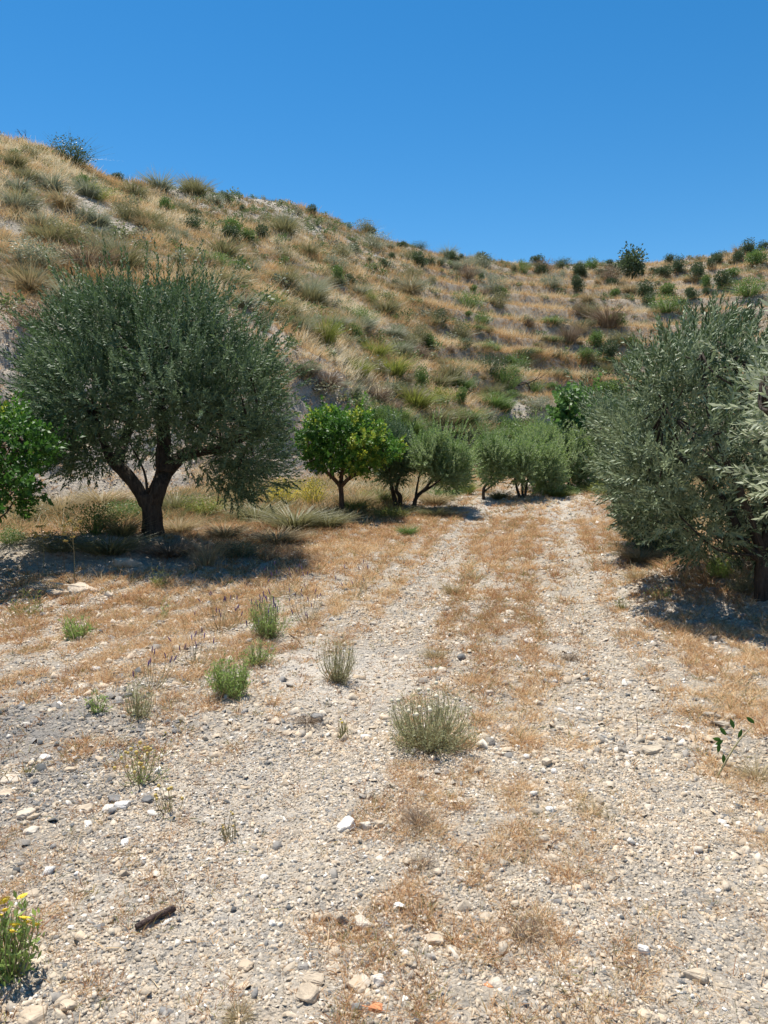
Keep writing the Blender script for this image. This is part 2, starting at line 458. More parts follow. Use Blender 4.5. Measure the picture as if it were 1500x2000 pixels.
def masks(x, y):
    global _SP
    if _SP is None:
        _SP = [(place(px, py), sx * 1.5, sy * 1.5, s) for px, py, sx, sy, s in SPOTS]
    x = np.asarray(x, float); y = np.asarray(y, float)
    r = np.hypot(x, y); a = np.arctan2(x, y)
    rf = np.interp(a, _fa, fRF); rb = np.interp(a, _fa, fRB)
    n1 = fbm(x, y, 1.3, 4); n2 = fbm(x + 70, y, 5, 3)
    stony = np.zeros_like(x)
    for P, sx, sy, s in _SP:
        ca, sa = math.cos(math.atan2(P[0], P[1])), math.sin(math.atan2(P[0], P[1]))
        dx = x - P[0]; dy = y - P[1]
        u = dx * ca - dy * sa; w = dx * sa + dy * ca
        stony = np.maximum(stony, s * np.exp(-((u / sx) ** 2 + (w / sy) ** 2) * .8))
    bankm = sstep(0, .25, (r - rf) / (rb - rf)) * (1 - sstep(.9, 1.15, (r - rf) / (rb - rf))) * (1 - sstep(.05, .3, a)) * np.where(a > -.22, .5, .75)
    stony = np.maximum(stony, bankm)
    stony = sstep(.38, .62, stony * .75 + (n1 - .5) * .9 + .05)
    # valley floor: stony everywhere near, grassier away from the track
    floor = 1 - sstep(-1.5, 1, r - rf)
    d = np.minimum(np.abs(x - track_x(y, -1)), np.abs(x - track_x(y, 1)))
    open_ = np.exp(-(d / .5) ** 2)
    fl = np.clip(.75 + .5 * open_ - sstep(9, 16, r) * .55 * (1 - open_) + (n1 - .5) * .9, 0, 1)
    stony = stony * (1 - floor) + fl * floor
    # dark crushed slate, lower left
    dark = np.exp(-(((x + 2.0) / 1.05) ** 2 + ((y - 3.9) / 1.0) ** 2)) * sstep(.35, .6, n1) + .8 * np.exp(-(((x - 2.45) / .5) ** 2 + ((y - 4.1) / .35) ** 2)) * sstep(.4, .6, n1)
    dark = dark + .6 * np.exp(-(((x + 4.6) / .6) ** 2 + ((y - 8.2) / .8) ** 2))
    dusty = np.exp(-(((x + .35) / .55) ** 2 + ((y - 5.4) / .6) ** 2)) + np.exp(-(((x + .7) / .5) ** 2 + ((y - 3.6) / .9) ** 2)) * .6 + 1.3 * np.exp(-(((x + 4.1) / 2.0) ** 2 + ((y - 10.3) / .8) ** 2)) + .5 * open_ * sstep(.45, .6, n2)
    return stony, np.clip(dark, 0, 1), np.clip(dusty, 0, 1)

def ground_mat():
    m, t, N, L = nt('stony_ground')
    out = N.new('ShaderNodeOutputMaterial'); pr = N.new('ShaderNodeBsdfPrincipled')
    tc = N.new('ShaderNodeTexCoord')
    def attr(n):
        a = N.new('ShaderNodeAttribute'); a.attribute_name = n; return a.outputs['Fac']
    def noise(scale, det=6, ro=.6):
        n = N.new('ShaderNodeTexNoise'); n.inputs['Scale'].default_value = scale; n.inputs['Detail'].default_value = det; n.inputs['Roughness'].default_value = ro
        L.new(tc.outputs['Object'], n.inputs[0]); return n.outputs[0]
    def mix(f, a, b, bt='MIX'):
        n = N.new('ShaderNodeMix'); n.data_type = 'RGBA'; n.blend_type = bt
        for s, v in ((n.inputs[0], f), (n.inputs[6], a), (n.inputs[7], b)):
            if isinstance(v, (int, float)): s.default_value = v
            elif isinstance(v, tuple): s.default_value = (*v, 1)
            else: L.new(v, s)
        return n.outputs[2]
    # chips: three sizes of cells with their own tints
    def chips(scale):
        v = N.new('ShaderNodeTexVoronoi'); v.inputs['Scale'].default_value = scale; v.inputs['Randomness'].default_value = 1
        L.new(tc.outputs['Object'], v.inputs[0])
        s = N.new('ShaderNodeSeparateColor'); L.new(v.outputs['Color'], s.inputs[0])
        r = ramp(N, [(0, (.12, .12, .12)), (.15, (.28, .27, .25)), (.4, (.44, .39, .32)), (.7, (.54, .45, .34)), (1, (.68, .62, .53))])
        L.new(s.outputs[0], r.inputs[0]); return r.outputs[0], v.outputs['Distance']
    c1, d1 = chips(55); c2, d2 = chips(14); c3, d3 = chips(3.2)
    cc = mix(.45, c1, c2); cc = mix(.25, cc, c3)
    soil_r = ramp(N, [(.3, (.24, .185, .13)), (.5, (.34, .285, .215)), (.7, (.46, .39, .31))]); L.new(noise(2.2), soil_r.inputs[0])
    fine_r = ramp(N, [(.35, (.7, .7, .7)), (.65, (1.1, 1.1, 1.1))]); L.new(noise(90, 4, .7), fine_r.inputs[0])
    soil = mix(1., soil_r.outputs[0], fine_r.outputs[0], 'MULTIPLY')
    stones = mix(.35, cc, soil)
    dust = mix(.25, (.56, .495, .41), cc)
    stones = mix(attr('dusty'), stones, dust)
    stones = mix(attr('dark'), stones, mix(.35, (.12, .125, .13), cc))
    earth_r = ramp(N, [(.25, (.15, .12, .08)), (.45, (.24, .185, .125)), (.6, (.33, .26, .18)), (.8, (.44, .375, .285))]); L.new(noise(1.7, 8, .7), earth_r.inputs[0])
    earth = mix(.3, earth_r.outputs[0], cc)
    L.new(mix(attr('stony'), earth, stones), pr.inputs['Base Color'])
    pr.inputs['Roughness'].default_value = .95; pr.inputs['Specular IOR Level'].default_value = .12
    b1 = N.new('ShaderNodeBump'); b1.inputs['Distance'].default_value = .012; b1.inputs['Strength'].default_value = 1; b1.invert = True; L.new(d1, b1.inputs['Height'])
    b2 = N.new('ShaderNodeBump'); b2.inputs['Distance'].default_value = .04; b2.inputs['Strength'].default_value = .6; b2.invert = True; L.new(d2, b2.inputs['Height']); L.new(b1.outputs[0], b2.inputs['Normal'])
    b3 = N.new('ShaderNodeBump'); b3.inputs['Distance'].default_value = .03; b3.inputs['Strength'].default_value = .8; L.new(noise(25, 6, .7), b3.inputs['Height']); L.new(b2.outputs[0], b3.inputs['Normal'])
    L.new(b3.outputs[0], pr.inputs['Normal'])
    L.new(pr.outputs[0], out.inputs[0])
    return m

build_ground()

# ------------------------------------------------------------------ gravel (uncountable chips)
def stone_templates(K=28, flat=(.25, .6)):
    out = []
    for k in range(K):
        nc = 4 if k % 3 else 5
        ang = np.linspace(0, 2 * math.pi, nc, endpoint=False) + R.uniform(-.4, .4, nc)
        ra = R.uniform(.36, .64, nc); el = R.uniform(.5, .95)
        cs = [np.array([math.cos(q) * r_, math.sin(q) * r_ * el, -.12]) for q, r_ in zip(ang, ra)]
        while len(cs) < 6:                                   # keep straight edges: extra points sit on the sides
            j = int(R.integers(len(cs))); cs.insert(j + 1, cs[j] * .5 + cs[(j + 1) % len(cs)] * .5)
        b = np.array(cs)
        t = b * R.uniform(.72, 1.0, (6, 1)) + R.normal(0, .035, (6, 3)); th = R.uniform(-.02, .18) if k % 4 else R.uniform(.2, .38)
        t[:, 2] = th + R.normal(0, .03, 6) + t[:, 0] * R.normal(0, .22) + t[:, 1] * R.normal(0, .22)
        out.append(np.vstack([b, t]))
    f = [(i, (i + 1) % 6, 6 + (i + 1) % 6, 6 + i) for i in range(6)] + [(6, 7, 8, 9), (6, 9, 10, 11)]
    return np.array(out), np.array(f, np.int32)

def rotz_tilt(P, tilt):
    a = R.uniform(0, 2 * math.pi, P); n = np.stack([R.normal(0, tilt, P), R.normal(0, tilt, P), np.ones(P)], 1)
    n /= np.linalg.norm(n, axis=1, keepdims=True)
    x = np.stack([np.cos(a), np.sin(a), np.zeros(P)], 1); y = np.cross(n, x); y /= np.linalg.norm(y, axis=1, keepdims=True); x = np.cross(y, n)
    return np.stack([x, y, n], 2)

def polar_points(n, r0, r1, a0=-.68, a1=.68):
    a = R.uniform(a0, a1, n); r = np.sqrt(R.uniform(r0 ** 2, r1 ** 2, n))
    return r * np.sin(a), r * np.cos(a)

def build_gravel():
    tv, tf = stone_templates()
    parts = []
    for n, r0, r1, smin, smax in ((165000, 1.5, 4.2, .006, .026), (5000, 1.5, 4.5, .015, .06), (120000, 4.0, 8.5, .009, .038), (7000, 4, 9, .03, .09), (80000, 8.3, 16, .016, .06), (30000, 15.5, 34, .03, .12)):
        x, y = polar_points(n, r0, r1)
        st, dk, du = masks(x, y)
        keep = R.random(n) < (.25 + .75 * st) * (1 - .75 * du) * (.45 + .8 * sstep(.35, .6, fbm(x + 3, y, .5, 3)))
        x, y, dk = x[keep], y[keep], dk[keep]
        P = len(x)
        s = smin + (smax - smin) * R.random(P) ** 3.5
        z = H(x, y)
        M3 = rotz_tilt(P, .5) * s[:, None, None]
        v = np.clip(R.beta(2.6, 1.9, P), 0, 1)
        v = np.where((R.random(P) < dk * .85) | (R.random(P) < .07), R.uniform(0, .2, P), v)
        parts.append(instance(tv, tf, R.integers(0, len(tv), P), M3, np.stack([x, y, z + s * .03], 1), v))
    # scree on the bare banks
    x, y = polar_points(90000, 18, 100)
    st, dk, du = masks(x, y)
    a = np.arctan2(x, y); r = np.hypot(x, y); rf = np.interp(a, _fa, fRF)
    keep = (st > .6) & (r > rf - 1)
    x, y, r = x[keep], y[keep], r[keep]; P = len(x)
    s = R.uniform(.05, .16, P) * (r / 30) ** .6
    parts.append(instance(tv, tf, R.integers(0, len(tv), P), rotz_tilt(P, .5) * s[:, None, None], np.stack([x, y, H(x, y)], 1), np.clip(R.normal(.42, .2, P), .05, 1)))
    V, Fc, v = cat_meshes(parts)
    o = link('gravel', mesh_np('gravel', V, Fc, v), M['gravel'])
    tag(o, 'loose pale angular gravel and slate chips covering the track and ground', 'gravel', kind='stuff')
build_gravel()

# ------------------------------------------------------------------ blades
def blade_templates(K=16, seg=2, lean=.5):
    out = []
    for k in range(K):
        l = R.uniform(.1, lean); w = 1
        pts = []
        for i in range(seg + 1):
            t = i / seg
            c = np.array([0, l * t * t, t * (1 - .25 * l * t)])
            ww = w * (1 - t) ** .7 if i < seg else .12
            pts += [c + [-ww * .5, 0, 0], c + [ww * .5, 0, 0]]
        out.append(pts)
    f = [(2 * i, 2 * i + 1, 2 * i + 3, 2 * i + 2) for i in range(seg)]
    return np.array(out), np.array(f, np.int32)
BT, BF = blade_templates(20, 2, .7)
BT1, BF1 = blade_templates(20, 1, .5)

def blades(x, y, z, h, w, v, spread, per, jit, lean=.35, tpl=None, vj=.05, bias=0.):
    """tufts: arrays x,y,z,h,w,v per tuft, each with 'per' blades"""
    tv, tf = tpl if tpl else (BT, BF)
    P = len(x) * per
    rep = lambda q: np.repeat(q, per)
    a = R.uniform(0, 2 * math.pi, P); rad = np.abs(R.normal(0, 1, P)) * rep(spread)
    bx = rep(x) + np.cos(a) * rad; by = rep(y) + np.sin(a) * rad
    hh = rep(h) * R.uniform(.45, 1.1, P)
    out_ = lean * (.3 + R.random(P))
    # facing: column y axis leans outward
    dy = np.stack([np.cos(a), np.sin(a), np.zeros(P)], 1)
    up = np.stack([np.cos(a) * out_ + bias + R.normal(0, .1, P), np.sin(a) * out_ + R.normal(0, .1, P), np.ones(P)], 1); up /= np.linalg.norm(up, axis=1, keepdims=True)
    tw = R.uniform(-1.2, 1.2, P)[:, None]
    xx = np.cross(dy, up); xx /= np.linalg.norm(xx, axis=1, keepdims=True); yy = np.cross(up, xx)
    x2 = xx * np.cos(tw) + yy * np.sin(tw)
    Mx = np.stack([x2 * rep(w)[:, None], yy * hh[:, None], up * hh[:, None]], 2)
    return instance(tv, tf, R.integers(0, len(tv), P), Mx, np.stack([bx, by, rep(z) - .005], 1), np.clip(rep(v) + R.normal(0, vj + jit, P), 0, 1))

def grass_density(x, y):
    """how grassy the valley floor is, 0..1"""
    r = np.hypot(x, y)
    n = fbm(x + 3, y + 11, 1.0, 4); n2 = fbm(x + 40, y, .35, 3)
    dl = x - track_x(y, -1); dr = x - track_x(y, 1)
    d = np.minimum(np.abs(dl), np.abs(dr))
    open_ = np.exp(-(d / .30) ** 2)
    mid = (dl > .3) & (dr < -.3)
    left = sstep(-.4, -1.3, dl) if False else 1 - sstep(-1.6, -.3, dl)
    right = sstep(.2, .9, dr)
    g = .55 + .25 * left * sstep(2.5, 6.5, y) + .25 * right * sstep(2.2, 5, y) + .10 * mid + .20 * sstep(7, 14, r)
    ph = (x - track_x(y, 0)) / .42 + 1.1 * (fbm(x * .6, y * .15, 1., 2) - .5)
    row = .5 + .5 * np.cos(2 * math.pi * ph)
    g = g * (1 - .68 * open_ * (1 - .4 * sstep(10, 18, r)))
    st, dk, du = masks(x, y)
    g = g * (1 - .9 * du) * (1 - .8 * dk)
    # streaks along the direction of travel
    st2 = fbm((x - track_x(y, 0)) * 4.5, y * .35, 1., 3)
    return np.clip(.85 * sstep(.22, .98, g * .68 + (n - .5) * .42 + (n2 - .5) * .6 + (st2 - .5) * .8 + (row - .5) * .6 * sstep(2.5, 5, y) + (vnoise(x * 9, y * 7) - .5) * 1.5 + .15) * np.clip(g * 1.5, 0, 1), 0, 1)

def build_near_grass():
    parts = []
    for n, r0, r1, h0, h1, w, per in ((30000, 1.6, 4.2, .02, .08, .0026, 9), (44000, 4.0, 8.5, .03, .13, .0042, 9), (56000, 8.3, 17, .05, .17, .0075, 9), (40000, 16.5, 38, .07, .22, .013, 9)):
        x, y = polar_points(n, r0, r1)
        g = grass_density(x, y)
        a = np.arctan2(x, y); r = np.hypot(x, y)
        keep = (R.random(n) < g + .05)
        x, y, r, g = x[keep], y[keep], r[keep], g[keep]
        P = len(x)
        nn = fbm(x + 90, y + 20, 1.6, 3)
        v = np.clip(.62 + (nn - .5) * .8 + R.normal(0, .2, P), .2, 1)
        v = np.where(R.random(P) < .07, R.uniform(0, .12, P), v)
        h = (h0 + (h1 - h0) * R.random(P) ** 1.5) * (.6 + .7 * g)
        parts.append(blades(x, y, H(x, y), h, np.full(P, w), v, h * .24, per, .09, lean=.75))
    # taller single stalks and flattened straw between the tufts
    for n, r0, r1, h0, h1, w, ln in ((5000, 1.6, 5, .05, .15, .0022, .3), (9000, 4.5, 12, .08, .24, .004, .3), (9000, 1.6, 8, .05, .13, .003, 3.), (9000, 7, 16, .08, .3, .006, .35)):
        x, y = polar_points(n, r0, r1); g = grass_density(x, y)
        keep = R.random(n) < .25 + .6 * g; x, y = x[keep], y[keep]; P = len(x)
        parts.append(blades(x, y, H(x, y) + (.012 if ln > 1 else 0), h0 + (h1 - h0) * R.random(P) ** 2, np.full(P, w), R.choice([.3, .36, .62, .85, .97, .14], P), np.full(P, .01), 2, .04, lean=ln))
    V, Fc, v = cat_meshes(parts)
    o = link('dry_grass', mesh_np('dry_grass', V, Fc, v), M['tuft'])
    tag(o, 'short rusty orange dry grass scattered over the stony ground and track', 'grass', kind='stuff')
build_near_grass()

def build_hill_grass():
    parts = []
    for n, r0, r1, h0, h1, w, per in ((26000, 15, 34, .22, .58, .012, 12), (60000, 30, 66, .26, .6, .022, 10), (90000, 60, 128, .3, .62, .04, 8)):
        x, y = polar_points(n, r0, r1, -.64, .64)
        a = np.arctan2(x, y); r = np.hypot(x, y)
        rf, rc = np.interp(a, _fa, fRF), np.interp(a, _fa, fRC)
        st, dk, du = masks(x, y)
        n1 = fbm(x + 5, y + 9, 3.2, 4); n2 = fbm(x + 55, y + 19, 9, 3)
        # weedy strip of the valley floor at the left, in front of the slope
        floor_l = (x < track_x(y, -1) - 2.2) & (y > 13.5)
        floor_r = (x > track_x(y, 1) + 2.5) & (y > 14)
        keep = ((r > rf - 1.5) | floor_l | floor_r) & (r < rc + 6) & (R.random(n) < (1 - .95 * st) * (.4 + 1.1 * sstep(.3, .6, n1)))
        x, y, r, n1, n2, a = x[keep], y[keep], r[keep], n1[keep], n2[keep], a[keep]; P = len(x)
        z, fr, tw = H(x, y, True)
        st = st[keep]
        # the flats of the terraces are pale straw, the middle slope is redder, hollows greener
        e = .8; sl = np.hypot(H(x + e, y) - z, H(x, y + e) - z) / e
        n3 = fbm(x + 15, y + 77, 1.3, 3)
        v = .60 + (n1 - .5) * 1.3 + (n2 - .5) * .8 + (n3 - .5) * .8 + R.normal(0, .10, P) + (.30 * (1 - sstep(.15, .35, sl)) - .12) * (r > 40)
        v = v - .18 * sstep(.05, .2, a) * (r > 55)
        v = np.where(R.random(P) < .12 + .65 * sstep(.46, .36, n3), R.uniform(0, .28, P), v)
        fl_ = r < np.interp(a, _fa, fRF)
        v = np.where(fl_, np.clip(v - .06, .2, 1), v); v = np.where(fl_ & (R.random(P) < .45), R.uniform(.02, .24, P), v)
        hf_ = np.where(fl_, .72, 1.)
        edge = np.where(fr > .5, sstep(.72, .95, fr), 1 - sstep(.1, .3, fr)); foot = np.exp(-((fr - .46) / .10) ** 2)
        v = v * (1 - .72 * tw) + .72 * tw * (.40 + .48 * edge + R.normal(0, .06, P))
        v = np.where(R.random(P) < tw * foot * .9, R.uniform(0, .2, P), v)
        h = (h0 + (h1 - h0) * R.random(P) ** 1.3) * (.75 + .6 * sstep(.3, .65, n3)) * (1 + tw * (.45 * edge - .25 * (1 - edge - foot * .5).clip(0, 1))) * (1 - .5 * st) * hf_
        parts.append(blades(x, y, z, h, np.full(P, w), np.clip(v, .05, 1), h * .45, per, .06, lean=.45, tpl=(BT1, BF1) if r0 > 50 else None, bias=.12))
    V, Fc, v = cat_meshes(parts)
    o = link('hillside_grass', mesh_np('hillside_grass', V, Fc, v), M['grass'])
    tag(o, 'tall dry straw coloured grass over the hillside and its terraces', 'grass', kind='stuff')
build_hill_grass()

# ------------------------------------------------------------------ foliage
def shoot_templates(K, L, nl, ll, lw, ang=.8, fold=.15, droop=0.):
    """shoots along +z with leaves in opposite pairs; unit metres"""
    out = []
    for k in range(K):
        vs = []
        for i in range(nl):
            t = (i // 2 + 1) / (nl / 2)
            z = L * t * .95
            phi = (i // 2) * math.pi / 2 + (i % 2) * math.pi + R.normal(0, .35)
            th = ang * (1 - .45 * t) + R.normal(0, .18)
            d = np.array([math.cos(phi) * math.sin(th), math.sin(phi) * math.sin(th), math.cos(th)])
            nrm = np.array([-math.cos(phi) * math.cos(th), -math.sin(phi) * math.cos(th), math.sin(th)]) + R.normal(0, .25, 3)
            s = np.cross(d, nrm); s /= np.linalg.norm(s)
            l = ll * R.uniform(.7, 1.15) * (1 - .25 * t); w = lw * R.uniform(.8, 1.2)
            b = np.array([0, 0, z])
            mid = b + d * l * .5
            n2 = np.cross(s, d)
            vs += [b, mid - s * w * .5 + n2 * fold * w, b + d * l - n2 * droop * l, mid + s * w * .5 + n2 * fold * w]
        out.append(vs)
    f = np.array([(4 * i, 4 * i + 1, 4 * i + 2, 4 * i + 3) for i in range(nl)], np.int32)
    return np.array(out), f

OL_T, OL_F = shoot_templates(24, .24, 18, .072, .017)
OLB_T, OLB_F = shoot_templates(24, .30, 14, .105, .028)       # for trees further off
OLN_T, OLN_F = shoot_templates(24, .26, 20, .066, .014)       # close up
OLM_T, OLM_F = shoot_templates(24, .30, 18, .088, .019)
CI_T, CI_F = shoot_templates(24, .16, 8, .095, .045, ang=1.1)
FI_T, FI_F = shoot_templates(12, .35, 8, .20, .16, ang=1.2)

def poly_dist(P, poly):
    """signed distance (positive inside) of points P (n,2) to polygon"""
    poly = np.array(poly, float); n = len(poly)
    inside = np.zeros(len(P), bool); dmin = np.full(len(P), 1e9)
    for i in range(n):
        a = poly[i]; b = poly[(i + 1) % n]
        ab = b - a; t = np.clip(((P - a) @ ab) / (ab @ ab + 1e-12), 0, 1)
        dmin = np.minimum(dmin, np.linalg.norm(P - (a + t[:, None] * ab), axis=1))
        c = ((a[1] > P[:, 1]) != (b[1] > P[:, 1]))
        with np.errstate(divide='ignore', invalid='ignore'):
            xi = (b[0] - a[0]) * (P[:, 1] - a[1]) / (b[1] - a[1]) + a[0]
        inside ^= c & (P[:, 0] < xi)
    return np.where(inside, dmin, -dmin)

def crown_lobes(outline, Y, hd, n, rl, ln=.2, gap=.66):
    """lobe centres (n,3) and radii filling a volume of the given outline (photo px) round depth Y, half-depth hd"""
    W = np.array([at(px, py, Y) for px, py in outline])[:, [0, 2]]
    lo, hi = W.min(0), W.max(0)
    C, Rl = [], []
    tries = 0
    pts = R.uniform(lo, hi, (6000, 2)); d = poly_dist(pts, W); Rin = d.max()
    while len(C) < n and tries < 40000:
        tries += 1
        i = R.integers(len(pts)); rr = rl * R.uniform(.6, 1.4)
        if d[i] < .55 * rr + ln: continue
        rr = min(rr, d[i] - ln)
        q = np.clip(d[i] / Rin, 0, 1); th = hd * math.sqrt(max(1 - (1 - q) ** 2, 0))
        th = max(th - rr * .5, 0)
        w = R.uniform(-1, 1); w = math.copysign(abs(w) ** .6, w) * th
        c = np.array([pts[i][0], Y, pts[i][1]]); c = np.array([0, 0, CAMZ]) + (c - [0, 0, CAMZ]) * (Y + w) / Y; rr = rr * min((Y + w) / Y, 1.15)
        if all(np.linalg.norm(c - o_) > gap * (rr + ro) for o_, ro in zip(C, Rl)) or tries > 25000:
            C.append(c); Rl.append(rr)
    return np.array(C), np.array(Rl)

def foliage(C, Rl, nshoot, tpl, ctr, upb=.5, v0=.5, vsp=.18, scale=1., inner=.35, wind=(0, 0, 0), sprig=.035):
    """shoots over the lobes"""
    w = Rl ** 2; k = R.choice(len(C), nshoot, p=w / w.sum())
    d = R.normal(size=(nshoot, 3)); d /= np.linalg.norm(d, axis=1, keepdims=True)
    rad = Rl[k] * np.where(R.random(nshoot) < inner, R.uniform(.2, .8, nshoot), R.uniform(.75, 1.05, nshoot))
    # ragged lobes
    rad *= .85 + .35 * fbm(d[:, 0] * 2 + k * 3.3, d[:, 1] * 2 + d[:, 2] * 2.7, .8, 2)
    pos = C[k] + d * rad[:, None]
    oc = pos - ctr; oc /= (np.linalg.norm(oc, axis=1, keepdims=True) + 1e-9)
    dirn = d * .6 + oc * .6 + np.array([0, 0, upb]) + R.normal(0, .35, (nshoot, 3)) + np.array(wind)
    ns = int(nshoot * sprig)                                # long shoots standing out of the crown, three pieces each
    for q in range(ns):
        i = int(R.integers(0, nshoot - 3))
        if oc[i, 2] < -.1: continue
        dd = oc[i] * .8 + d[i] * .3 + np.array([0, 0, .55]) + np.array(wind) + R.normal(0, .15, 3); dd /= np.linalg.norm(dd)
        p0_ = C[k[i]] + d[i] * Rl[k[i]]
        for j in range(3):
            pos[i + j] = p0_ + dd * tpl[0].max() * .75 * j * scale; dirn[i + j] = dd * 2 + R.normal(0, .1, 3); k[i + j] = k[i]
    Mx = frame_from(dirn) * (scale * R.uniform(.7, 1.25, nshoot))[:, None, None]
    lv = R.normal(0, .2, len(C))
    val = np.clip(v0 + lv[k] + R.normal(0, vsp, nshoot), 0, 1)
    return instance(tpl[0], tpl[1], R.integers(0, len(tpl[0]), nshoot), Mx, pos, val, .06)

def tree(name, label, outline, Y, hd, base, limbs, nl, rl, nshoot, tpl, mat, bark, group=None, cat='tree', upb=.5, scale=1., twigs=True, v0=.5, wind=(0, 0, 0), extra_lobes=None, inner=.35, edge=.5, gap=.66, sprig=.035):
    """base: world point; limbs: list of (path world pts, radii)"""
    base = np.array(base, float)
    root = empty(name, base, label, cat, group)
    C, Rl = crown_lobes(outline, Y, hd, nl, rl, float(np.abs(tpl[0]).max()) * scale * edge, gap)
    if extra_lobes:
        for c, r_ in extra_lobes:
            C = np.vstack([C, c]); Rl = np.append(Rl, r_)
    ctr = C.mean(0); ctr[2] -= .3
    V, Fc, v = foliage(C, Rl, nshoot, tpl, ctr, upb=upb, scale=scale, v0=v0, wind=wind, inner=inner, sprig=sprig)
    link('crown', mesh_np('crown', V - base, Fc, v), mat, root)
    parts = []
    for i, (p, r) in enumerate(limbs):
        parts.append(tube(np.array(p) - base, r, sides=14 if r[0] > .08 else 8, sub=6, rough=.10 if r[0] > .08 else .06, seed=i + base[0]))
    if twigs:
        ends = np.array([p[-1] for p, r in limbs])
        for i, c in enumerate(C):
            e = ends[np.argmin(np.linalg.norm(ends - c, axis=1))]
            mid = (e + c) / 2 + R.normal(0, .06, 3) + [0, 0, -.05]
            rr = max(limbs[-1][1][-1] * .8, .012)
            parts.append(tube(np.array([e, mid, c]) - base, [rr, rr * .7, .008], sides=6, sub=3, rough=.05, seed=i))
    V, Fc, v = cat_meshes(parts)
    link('trunk', mesh_np('trunk', V, Fc, v, smooth=True), bark, root)
    return root

# --- the big olive
bo = place(298, 1042)
YB = bo[1]
P_ = lambda px, py, dy=0.: at(px, py, YB + dy + .8 * min(max((950 - py) / 90, 0), 1))
tree('olive_tree', 'large old olive tree with a forked gnarled trunk and broad dark crown at left',
     [(48, 660), (75, 610), (130, 575), (165, 552), (205, 560), (240, 532), (300, 560), (350, 532), (400, 548), (425, 605), (480, 635), (535, 675), (565, 720), (578, 790), (572, 850), (560, 900), (545, 950), (490, 995), (425, 995), (370, 950), (345, 915), (265, 905), (215, 935), (140, 945), (85, 925), (50, 840), (38, 740)],
     YB + .8, 1.8, bo,
     [([bo + [0.03, 0, -.3], P_(299, 1042), P_(296, 1000), P_(288, 965)], [.25, .16, .14, .135]),
      ([P_(285, 985), P_(268, 955), P_(245, 925, -.2), P_(222, 902, -.3), P_(205, 870, -.5), P_(180, 800, -.6)], [.095, .095, .09, .08, .06, .035]),
      ([P_(300, 985), P_(312, 950), P_(328, 920, .15), P_(352, 893, .25), P_(390, 860, .3), P_(430, 790, .3)], [.112, .11, .10, .09, .06, .035]),
      ([P_(322, 925), P_(318, 890, -.2), P_(322, 850, -.4), P_(310, 760, -.4), P_(300, 680, -.2)], [.12, .11, .09, .07, .04]),
      ([P_(228, 906), P_(240, 870, .4), P_(260, 800, .7), P_(250, 700, .8)], [.10, .08, .06, .04]),
      ([P_(352, 893, .25), P_(400, 880, -.4), P_(450, 870, -.8), P_(500, 840, -.9)], [.09, .07, .05, .03])],
     52, .54, 7800, (OL_T, OL_F), M['olive'], M['bark'], upb=.35, scale=1.15, inner=.10, gap=.92, sprig=.06,
     extra_lobes=[(at(335, 735, YB - .95), .52), (at(290, 770, YB - .75), .4), (at(160, 770, YB - .5), .5), (at(470, 770, YB - .6), .5), (at(220, 640, YB - .3), .5), (at(400, 640, YB - .4), .45), (at(500, 900, YB - .2), .45), (at(390, 800, YB - .9), .35)])

# --- citrus tree in the middle
b = place(668, 1003); Y = b[1]; Q = lambda px, py, dy=0.: at(px, py, Y + dy)
tree('citrus_tree', 'round leafed bright green citrus tree with a slim straight trunk beside the big olive',
     [(575, 850), (590, 815), (630, 795), (665, 797), (700, 800), (740, 825), (775, 850), (795, 880), (780, 905), (740, 920), (715, 935), (680, 930), (650, 935), (610, 920), (580, 900)],
     Y, 1.2, b,
     [([b + [0, 0, -.2], Q(668, 1003), Q(667, 970), Q(665, 945)], [.08, .062, .055, .055]),
      ([Q(665, 950), Q(652, 935, -.1), Q(635, 920, -.2), Q(605, 905, -.2)], [.05, .045, .035, .02]),
      ([Q(665, 950), Q(668, 925, .1), Q(672, 890, .2), Q(670, 850, .2)], [.05, .045, .035, .02]),
      ([Q(666, 950), Q(685, 932, -.1), Q(712, 920, -.2), Q(745, 900, -.2)], [.05, .045, .03, .02]),
      ([Q(652, 935), Q(645, 900, .3), Q(640, 860, .3)], [.035, .03, .015])],
     40, .29, 2500, (CI_T, CI_F), M['citrus'], M['bark_red'], upb=.35, inner=.2, v0=.62, gap=.95)

# --- small olives along the left edge of the track
def small_olive(label, outline, bpx, bpy, limbs_px, n, ns, mat, hd=.9, rl=.30, sc=.9, tpl=None, v0=.5, thick=.07, grp='small olive trees along the left edge of the track'):
    b = place(bpx, bpy); Y = b[1]
    limbs = []
    for i, path in enumerate(limbs_px):
        pts = [at(px, py, Y + dy) for px, py, dy in path]
        if i == 0 or path[0][1] >= bpy - 4: pts[0] = pts[0] - [0, 0, .15]
        r0 = thick * (1 if path[0][1] >= bpy - 8 else .6)
        limbs.append((pts, list(np.linspace(r0, r0 * .4, len(pts)))))
    return tree('small_olive_tree', label, outline, Y, hd, b, limbs, n, rl, ns, tpl or (OLB_T, OLB_F), mat, M['bark'], group=grp, scale=sc, v0=v0, edge=.32)

